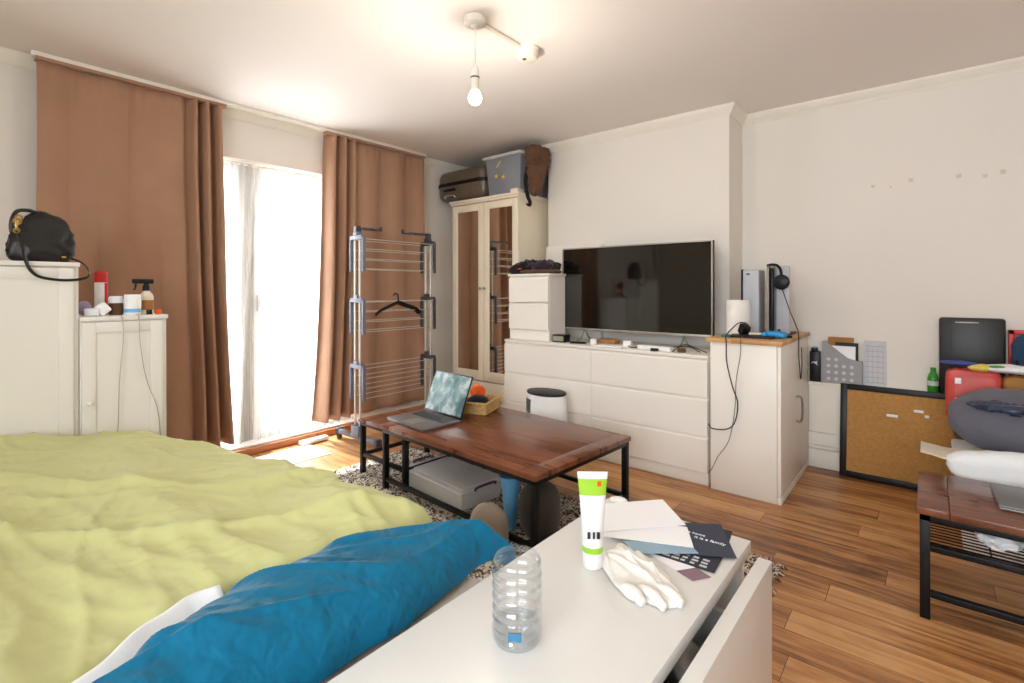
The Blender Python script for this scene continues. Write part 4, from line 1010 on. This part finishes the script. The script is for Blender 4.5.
for ti, zt in enumerate((1.575, 1.10, .60)):
    for yy in (yL, yR):
        m_ = 'rack' if yy == yL else 'rackdark'  # same plastic at both ends; shade on the right end put into the colour
        bm = new(); box(bm, (ax0-.08, yy-.018, zt-.02), (ax0+.08, yy+.018, zt+.015), .006)
        box(bm, (ax0-.028, yy-.022, zt+.01), (ax0+.028, yy+.022, zt+.04), .006)
        for s in (-1, 1): box(bm, (ax0+s*.082-.008, yy-.014, zt-.26), (ax0+s*.082+.008, yy+.014, zt), .004)
        obj('bracket', bm, m_, t)
    for s in (-1, 1):
        for k in range(4):
            z = zt-.015-k*.075
            bm = new(); cyl(bm, (ax0+s*.082, yL, z), (ax0+s*.082, yR, z), .0035, seg=8); obj('rail', bm, 'tube', t)
for (y0, y1) in ((yL, yL+.21), (yR, yR-.27)):
    sgn = 1 if y1 > y0 else -1
    bm = new(); box(bm, (ax0-.012, min(y0, y1), 1.635), (ax0+.012, max(y0, y1), 1.647), .003); box(bm, (ax0-.02, y0-.022, 1.60), (ax0+.02, y0+.022, 1.66), .006)
    box(bm, (ax0-.006, y1-.012, 1.635), (ax0+.006, y1+.012, 1.672), .004)
    for k in range(7): box(bm, (ax0-.012, y0+sgn*(.05+k*.024)-.006, 1.645), (ax0+.012, y0+sgn*(.05+k*.024)+.006, 1.656), .002)
    obj('hanger_arm', bm, 'rackdark', t)
# hanger
bm = new(); hz = 1.085; xx = ax0+.082
tube(bm, [(xx, 2.27, hz-.10), (xx, 2.32, hz-.068), (xx, 2.42, hz-.03), (xx, 2.48, hz-.012), (xx, 2.54, hz-.03), (xx, 2.64, hz-.062), (xx, 2.70, hz-.10)], .021, 8, 6, flat=.4)
tube(bm, [(xx, 2.48, hz-.01), (xx, 2.48, hz+.03), (xx+.005, 2.47, hz+.055), (xx, 2.45, hz+.06), (xx, 2.435, hz+.045)], .006, 8)
tag(obj('coat_hanger', bm, 'blackp'), 'black plastic coat hanger hooked on the middle tier of the airer', 'hanger')

# ================================================================== BED
t = thing('bed', 'low bed under the lime duvet at the lower left of the room', 'bed', (-1.9, 0, 0))
bm = new(); prism(bm, [(-2.88, -.95, 0), (-.88, -.95, 0), (-.88, .90, 0), (-2.88, .60, 0)], (0, 0, .23)); obj('bed_base', bm, 'white', t)
bm = new(); prism(bm, [(-2.91, -1.0, .231), (-.836, -1.0, .231), (-.836, .965, .231), (-2.91, .60, .231)], (0, 0, .214))
bmesh.ops.bevel(bm, geom=list(bm.edges), offset=.035, segments=4, affect='EDGES'); obj('mattress', bm, 'mattress', t)

def interp(tab, x):
    if x <= tab[0][0]: return tab[0][1]
    for (a, b), (c, d) in zip(tab, tab[1:]):
        if x <= c: return b+(d-b)*(x-a)/(c-a)
    return tab[-1][1]
YE = [(-2.95, .70), (-2.88, .72), (-2.4, .83), (-2.17, .89), (-1.8, .95), (-1.56, .95), (-1.3, .955), (-1.1, .965)]
XR = [(-.9, -1.02), (.1, -1.03), (.25, -1.12), (.40, -1.17), (.50, -1.16), (.62, -1.11), (.8, -1.06), (1.0, -1.05)]
def ridge(x, y, s, a, sd):
    # long creases running roughly along direction a
    c, q = math.cos(a), math.sin(a); u = (x*c+y*q); w = (-x*q+y*c)
    wp = .25*nz(u*1.6, w*2.0, sd+3)
    n = nz(u*.45*s+sd, (w+wp*.7)*3.2*s, sd)
    return max(0, 1-abs(n)*3.2)**2.0
def duvet_z(x, y):
    z = .520
    z += .026*nz(x*1.3+4, y*1.5, 2)+.006*nz(x*3, y*3.4, 7)
    z += .024*ridge(x, y, .8, .22, 1.3)+.020*ridge(x, y, 1.1, .75, 5.1)+.011*ridge(x, y, 1.9, .3, 8.4)+.008*ridge(x, y, 2.6, -.35, 2.4)
    z += .005*ridge(x, y, 4.2, .5, 4.4)+.004*ridge(x, y, 5.5, .1, 9.4)+.0035*ridge(x, y, 7.0, 1.1, 6.6)
    z += .058*math.exp(-((x+1.30)**2/.035+(y-.80)**2/.016))
    z += .004*math.exp(-((x+2.55)**2/.10+(y-.62)**2/.03))+.035*math.exp(-((x+2.9)**2/.05+(y-.25)**2/.05))
    return z
bm = new(); nu, nv = 260, 230
def dv(u, v):
    y_ = -1.0+v*2.12
    xl = -2.93; 
    yy = y_
    # plan position with roll-down at the far edge and right hem
    xr = interp(XR, min(yy, 1.0))+.02*nz(yy*6, 3)
    x = xl+(xr-xl)*u; ye = interp(YE, x)+.012*nz(x*7, 1)
    over = y_*1.0-(ye)*1.0
    sc = (y_+1.0)/(2.12); R = .07
    # arc length past (ye-R)
    Lp = sc*(ye-R+1.0+.11+.16)-(ye-R+1.0); 
    if Lp <= 0: y = -1.0+sc*(ye-R+1.0+.27); drop = 0
    else:
        ang_ = min(Lp/R, PI/2); y = ye-R+R*math.sin(ang_); drop = R*(1-math.cos(ang_))+max(0, Lp-R*PI/2)
    z = duvet_z(x, min(y, ye))
    e = (xr-x)
    if e < .06: z -= (z-.452)*(1-math.sqrt(max(0, 1-((.06-e)/.06)**2)))
    e2 = x-xl
    if e2 < .08: z -= .09*(1-math.sqrt(max(0, 1-((.08-e2)/.08)**2)))
    wob = .012*math.sin(x*26+2*nz(x*4, 2))*min(1, max(0, drop)/.05)
    return Vector((x, y+wob, max(z-drop, .26)))
grid(bm, dv, nu, nv, 0)
tag(obj('duvet', bm, 'green', ang=180), 'rumpled lime green duvet spread over the bed', 'duvet')

# teal quilt
LT = [(-.9, -.96), (-.2, -.97), (.10, -.98), (.20, -1.02), (.28, -1.085), (.36, -1.135), (.46, -1.165), (.57, -1.165), (.70, -1.145), (.80, -1.095), (.90, -1.02), (.98, -.955), (1.045, -.90)]
RT = [(-.9, -.86), (.1, -.862), (.48, -.862), (.63, -.862), (.82, -.880), (.95, -.905), (1.045, -.885)]
def HT(y): return interp([(-.9, .10), (.0, .12), (.3, .135), (.5, .125), (.7, .11), (.9, .095), (1.0, .08), (1.045, .05)], y)
bm = new()
def tq(u, v):
    y = -.9+1.975*v; a, b = interp(LT, y), interp(RT, y)
    a += .010*nz(y*9, 4); b += .012*nz(y*8, 9)
    x = a+(b-a)*u; d = max(0, 1-abs(2*u-1)**2.6)**.6
    z = .462+HT(y)*d-max(0, y-.99)*.7
    z += d*(.018*ridge(x, y, 1.7, 1.15, 3.3)+.012*ridge(x, y, 3.0, 1.45, 6.1)+.010*nz(x*6, y*3, 3)+.007*ridge(x, y, 5.0, .9, 1.1)*min(1, max(.25, (y-.3)*3)))
    return Vector((x, y, z))
grid(bm, tq, 90, 300, 0)
bmesh.ops.remove_doubles(bm, verts=bm.verts, dist=1e-5)
bot = new()
tag(obj('quilt', bm, 'teal', ang=180), 'teal blue quilt bunched along the right side of the bed', 'quilt')
# white sheet edge between
bm = new()
def ws(u, v):
    y = -.6+1.02*v+.0; a = interp(LT, y)
    w_ = interp([(-.6, .03), (.0, .05), (.2, .055), (.30, .05), (.38, .035), (.42, .01)], y)
    x = a-w_+(w_+.05)*u+.006*nz(y*14, 2)
    z = .553-.075*u**1.5+.010*nz(x*12, y*9, 6)+interp([(.3, 0), (.45, .008)], y)
    return Vector((x, y, z))
grid(bm, ws, 16, 90, .006)
tag(obj('bed_sheet', bm, 'sheet', ang=180), 'white sheet edge showing between lime duvet and teal quilt', 'bed sheet')

# ================================================================== WHITE CHEST IN FOREGROUND
DZ = .50
t = thing('low_chest', 'long low white chest in the foreground with its side panel pulled out', 'chest', (-.6, .8, 0))
bm = new(); box(bm, (-.808, .08, DZ-.032), (-.372, 1.46, DZ), .002); obj('top_board', bm, 'desk', t)
bm = new()
box(bm, (-.805, .09, 0), (-.79, 1.44, DZ-.032)); box(bm, (-.80, 1.42, 0), (-.385, 1.44, DZ-.032)); box(bm, (-.80, .09, 0), (-.385, .11, DZ-.032)); box(bm, (-.80, .11, .04), (-.385, 1.42, .06)); box(bm, (-.80, .75, .06), (-.39, .77, DZ-.032))
box(bm, (-.43, .11, DZ-.10), (-.41, 1.42, DZ-.032))
obj('carcass', bm, 'desk', t)
bm = new(); box(bm, (-.336, .06, .02), (-.304, 1.385, DZ), .002); pn = obj('pull_out_front', bm, 'desk', t)
bm = new()
for y in (.14, .72, 1.32): box(bm, (-.60, y, .05), (-.338, y+.018, .36))
box(bm, (-.60, .158, .05), (-.34, 1.32, .06)); box(bm, (-.61, .14, .05), (-.60, 1.338, .36)); obj('drawer_box', bm, 'desk', pn)
for (y, m, l) in ((.98, 'darkfab', 'dark folded cloth inside the pulled-out drawer'), (1.13, 'steel', 'grey folded cloth inside the pulled-out drawer')):
    bm = new(); blob(bm, (-.46, y, .22), (.10, .07, .16), .6, .8, .012, 14, y, nu=30, nv=18, zmin=.062); tag(obj('folded_cloth', bm, m), l, 'cloth')
# water bottle
dz = DZ+.001
bx, by = -.62, .758
t = thing('water_bottle', 'clear ribbed plastic water bottle standing on the white chest', 'bottle', (bx, by, dz))
R = .049; pr = [(.02, .006), (.034, .001), (.044, .003), (R, .014)]
for k in range(44):
    z = .018+k*.0029; pr.append((R-.0016*(1+math.cos(k*2*PI/7))-(.0016 if 17 < k < 24 else 0), z))
pr += [(R-.001, .150), (R-.003, .158), (R-.006, .162)]
bm = new(); lathe(bm, pr, (bx, by, dz), 48)
bmesh.ops.delete(bm, geom=[f for f in bm.faces if len(f.verts) > 4 and f.calc_center_median().z > dz+.12], context='FACES'); obj('bottle_body', bm, 'clear', t, ang=180)
bm = new(); lathe(bm, [(.010, .004), (.034, .004), (.044, .010), (R-.004, .03), (R-.004, .033), (.001, .034)], (bx, by, dz), 32); obj('water', bm, mat_clear('water', (.93, .97, 1), .12), t)
bm = new(); box(bm, (-.013, -.0485, .026), (.013, -.0465, .042), .001, at(bx, by, dz, .6)); obj('blue_mark', bm, 'blueclear', t)
# cream tube
t = thing('cream_tube', 'white and lime green cream tube standing on its cap on the white chest', 'tube', (-.64, 1.075, dz))
tx_, ty_ = -.640, 1.078
bm = new(); lathe(bm, [(.023, 0), (.025, .003), (.025, .033), (.024, .036)], (tx_, ty_, dz), 28); obj('cap', bm, 'tubewhite', t)
def tubef(z0, z1):
    bm = new(); a = .66; H0, H1 = .036, .232
    def f(u, v):
        z = z0+(z1-z0)*v; k = (z-H0)/(H1-H0); th = 2*PI*u
        rw = .0255+.0125*k**1.6; rd = .0255*(1-k**1.3)+.0012
        p = Vector((math.cos(th)*rw, math.sin(th)*rd, z)); return at(tx_, ty_, dz, a) @ p
    grid(bm, f, 40, 24); bmesh.ops.remove_doubles(bm, verts=bm.verts, dist=1e-5); return bm
obj('tube_body', tubef(.036, .176), 'tubewhite', t, ang=180); obj('green_band', tubef(.040, .0535), 'lime', t, ang=180)
for v in bpy.data.objects[-1].data.vertices if False else []: pass
gb = [o for o in t.children if o.name.startswith('green_band')][0]
def scale_xy(o, s):
    c = at(tx_-t.location.x, ty_-t.location.y, 0).translation
    for v in o.data.vertices: v.co.x = c.x+(v.co.x-c.x)*s; v.co.y = c.y+(v.co.y-c.y)*s
scale_xy(gb, 1.02)
obj('green_upper', tubef(.176, .215), 'lime', t, ang=180); obj('crimp', tubef(.215, .232), 'tubewhite', t, ang=180)
o = tubef(.198, .210); q = obj('orange_mark', o, 'orange', t, ang=180); scale_xy(q, 1.01)
import bmesh as _b
bb = _b.new(); bb.from_mesh(q.data); Mi = (at(tx_, ty_, dz, .66)).inverted() @ Matrix.Translation(t.location)
_b.ops.delete(bb, geom=[v for v in bb.verts if not ((Mi @ v.co).x > .006 and (Mi @ v.co).x < .024 and (Mi @ v.co).y < 0)], context='VERTS'); bb.to_mesh(q.data); bb.free()
AT = at(tx_, ty_, dz, .66)
for (dx, w_) in ((-.012, .007), (.0, .005), (.011, .008)):
    bm = new(); box(bm, (dx-w_/2, -.0272, .078), (dx+w_/2, -.0235, .094), .001, AT); obj('print', bm, 'inkdark', t)
# crumpled towel
bm = new()
TWA = at(-.545, 1.115, dz, -.62)
def tw(u, v):
    r = u; th = 2*PI*v
    ro = 1+.10*math.sin(3*th+1)+.07*math.sin(5*th)+.03*math.sin(9*th+2)
    x = .128*r*ro*spow(math.cos(th), .75); y = .070*r*ro*spow(math.sin(th), .75)*(1+.25*math.cos(th))
    k = max(0, 1-r**5)
    z = .002+k*(.010+.012*ridge(x, y, 5, .3, 2.2)+.009*ridge(x, y, 9, -.5, 5.5)+.006*nz(x*22, y*22, 4))
    return TWA @ Vector((x, y, max(z, .001)))
grid(bm, tw, 50, 120, 0)
bmesh.ops.remove_doubles(bm, verts=bm.verts, dist=1e-5)
for (x0, y0, x1, y1) in ((.06, -.06, .125, -.05), (.075, -.03, .15, -.012), (.08, .005, .15, .03)):
    tube(bm, [TWA @ Vector((x0, y0, .012)), TWA @ Vector(((x0+x1)/2, (y0+y1)/2+.004, .016)), TWA @ Vector((x1, y1, .010))], lambda q: .009+.004*math.sin(q*3), 10)
tag(obj('face_towel', bm, 'towel', ang=180), 'small crumpled white towel on the white chest before the papers', 'towel')
# papers and leaflets
def sheet(name, c, w, h, a, z, m, label, cat, n=1, curl=0):
    A = at(c[0], c[1], dz+z, a); bm = new()
    def f(u, v): return A @ Vector((-w/2+w*u, -h/2+h*v, .0012+curl*(u*u)*.01))
    grid(bm, f, 10, 6, .0011*n); return tag(obj(name, bm, m), label, cat)
def tri(p, z): return Vector((p[0], p[1], dz+z))
def quad(a, b, c, d, z, th_=.0012, n=8, lift=0):
    """thin sheet through four plan points, slightly curled"""
    P4 = [Vector((p[0], p[1], 0)) for p in (a, b, c, d)]; q = new()
    def f(u, v):
        p = P4[0].lerp(P4[1], u).lerp(P4[3].lerp(P4[2], u), v)
        return p+Vector((0, 0, dz+z+th_+lift*math.sin(u*PI)*.3+lift*u*v))
    grid(q, f, n, n, th_); return q
def qm(a, b, c, d, u, v, z):
    P4 = [Vector((p[0], p[1], 0)) for p in (a, b, c, d)]; o = P4[0].lerp(P4[1], u).lerp(P4[3].lerp(P4[2], u), v)
    e = (P4[1]-P4[0]).normalized(); return Matrix.Translation((o.x, o.y, dz+z)) @ RZ(math.atan2(e.y, e.x))
LT3 = ((-.60, 1.20), (-.428, 1.172), (-.412, 1.200), (-.53, 1.30))
th = thing('leaflet', 'white leaflet with a mauve corner, lowest of the spread papers', 'leaflet', (-.47, 1.2, dz))
Q3 = ((-.575, 1.225), (-.470, 1.186), (-.440, 1.228), (-.545, 1.275)); obj('page', quad(*Q3, .0002), 'paper', th)
Q3 = ((-.470, 1.186), (-.425, 1.170), (-.398, 1.212), (-.440, 1.228)); obj('mauve_end', quad(*Q3, .0002), 'mauve', th)
th = thing('leaflet', 'dark leaflet with small white type under the navy leaflet', 'leaflet', (-.47, 1.28, dz+.002))
Q2 = ((-.555, 1.222), (-.396, 1.232), (-.402, 1.318), (-.56, 1.308)); obj('page', quad(*Q2, .0018), 'inkdark', th)
bm = new(); rr = random.Random(2); A2 = qm(*Q2, .18, .10, .0032)
for i in range(3):
    for k in range(5):
        x = k*.023; box(bm, (x, .0+i*.016, 0), (x+rr.uniform(.010, .019), .008+i*.016, .0004), 0, A2)
obj('small_print', bm, 'paper2', th)
th = thing('leaflet', 'small dark card peeping out at the far right of the papers', 'card', (-.43, 1.43, dz))
obj('page', quad((-.52, 1.38), (-.412, 1.395), (-.425, 1.478), (-.53, 1.465), .0002), 'inkdark', th)
th = thing('leaflet', 'navy leaflet with a white heading, at the right end of the papers', 'leaflet', (-.45, 1.37, dz+.002))
Q1 = ((-.485, 1.262), (-.372, 1.330), (-.460, 1.487), (-.575, 1.415)); obj('page', quad(*Q1, .0040, lift=.002), 'ink', th)
text_mesh('heading', 'it is a family', .017, qm(*Q1, .62, .42, .0082) @ RZ(-.45), 'paper', th)
text_mesh('heading', 'a home', .015, qm(*Q1, .42, .62, .0078) @ RZ(-.45), 'paper', th)
tag(obj('envelope', quad((-.575, 1.185), (-.452, 1.285), (-.50, 1.33), (-.63, 1.22), .0078), mat('pale_blue_paper', (150, 178, 196), .7)), 'pale blue-edged sheet sticking out below the white letters', 'paper')
bm = quad((-.680, 1.205), (-.470, 1.300), (-.525, 1.400), (-.74, 1.31), .0105)
tag(obj('letter', bm, 'paper'), 'white letters fanned under the top sheet on the chest', 'letter')
tag(obj('paper_sheet', quad((-.692, 1.222), (-.530, 1.405), (-.648, 1.520), (-.800, 1.350), .0135, lift=.003), 'paper'), 'topmost blank white sheet on the white chest, nearest the coffee table', 'paper')
bm = new(); blob(bm, (-.755, 1.435, dz+.012), (.03, .02, .012), 1, 1, .004, 40, 2, nu=20, nv=12, zmin=dz+.0005); tag(obj('tissue', bm, 'towel'), 'scrap of white tissue at the far corner of the white chest', 'tissue')

for pre, g in (('curtain', 'brown curtains'), ('net_curtain', 'sheer net curtains'), ('cabinet', 'white panelled cabinets at the left'), ('coffee_table', 'dark wood coffee tables'),
               ('leaflet', 'leaflets on the white chest'), ('plug', 'white plugs under the television'), ('paper_packet', 'white packets on the lower cabinet'), ('pot', 'tiny pots on the lower cabinet'),
               ('game_console', 'consoles on the oak worktop'), ('laptop', 'laptops on the coffee tables')):
    for o in list(C.objects):
        if o.parent is None and o.name.split('.')[0] == pre and 'label' in o: o['group'] = g

# ================================================================== LIGHTS
w = bpy.data.worlds.new('sky'); bpy.context.scene.world = w; w.use_nodes = True
bg = w.node_tree.nodes['Background']; bg.inputs['Color'].default_value = (.93, .97, 1, 1); bg.inputs['Strength'].default_value = 2.6
def portal(loc, rot, sx_, sy_):
    l = bpy.data.lights.new('portal', 'AREA'); l.shape = 'RECTANGLE'; l.size = sx_; l.size_y = sy_; l.cycles.is_portal = True
    o = bpy.data.objects.new('portal', l); C.objects.link(o); o.location = loc; o.rotation_euler = rot; o.hide_render = False; return o
def area(name, loc, rot, sx_, sy_, e, col):
    l = bpy.data.lights.new(name, 'AREA'); l.shape = 'RECTANGLE'; l.size = sx_; l.size_y = sy_; l.energy = e; l.color = col
    o = bpy.data.objects.new(name, l); C.objects.link(o); o.location = loc; o.rotation_euler = rot; return o
area('daylight_door', (XW-.6, 1.8, 1.25), (0, -PI/2, 0), 2.0, 1.3, 112, (.90, .95, 1))
area('added_fill_light', ((W0+W1)/2, YS-.35, 1.5), (PI/2, 0, 0), 2.1, 1.3, 92, (.86, .93, 1))  # added fill lamp outside the added rear window, lights the room from the front
sl = bpy.data.lights.new('sun', 'SUN'); sl.energy = 13; sl.angle = math.radians(.6); sl.color = (1, .97, .9)
so = bpy.data.objects.new('sun', sl); C.objects.link(so)
el = math.radians(61); so.rotation_euler = Vector((-math.cos(el), .03, math.sin(el))).to_track_quat('Z', 'Y').to_euler()
pl = bpy.data.lights.new('bulb_light', 'POINT'); pl.energy = 13; pl.color = (1, .90, .78); pl.shadow_soft_size = .03
po = bpy.data.objects.new('bulb_light', pl); C.objects.link(po); po.location = (lx, ly, 2.0)

# ================================================================== CAMERA
cam = bpy.data.cameras.new('camera'); co = bpy.data.objects.new('camera', cam); C.objects.link(co)
f_px, yaw, rol, hcam, hy0 = 500.3, .6948, .0013, 1.187, 288.22
cam.sensor_width = 36; cam.sensor_fit = 'HORIZONTAL'; cam.lens = f_px/1024*36; cam.shift_x = 0; cam.shift_y = -(341.5-hy0)/1024
cam.clip_start = .02
co.location = (0, 0, hcam)
co.rotation_euler = (Matrix.Rotation(yaw, 4, 'Z') @ Matrix.Rotation(PI/2, 4, 'X') @ Matrix.Rotation(-rol, 4, 'Z')).to_euler()
sc = bpy.context.scene; sc.camera = co
vs = sc.view_settings; vs.view_transform = 'Standard'; vs.look = 'None'; vs.gamma = 1; vs.use_curve_mapping = False; vs.exposure = .2
sc.cycles.max_bounces = 10; sc.cycles.diffuse_bounces = 6; sc.cycles.transparent_max_bounces = 16
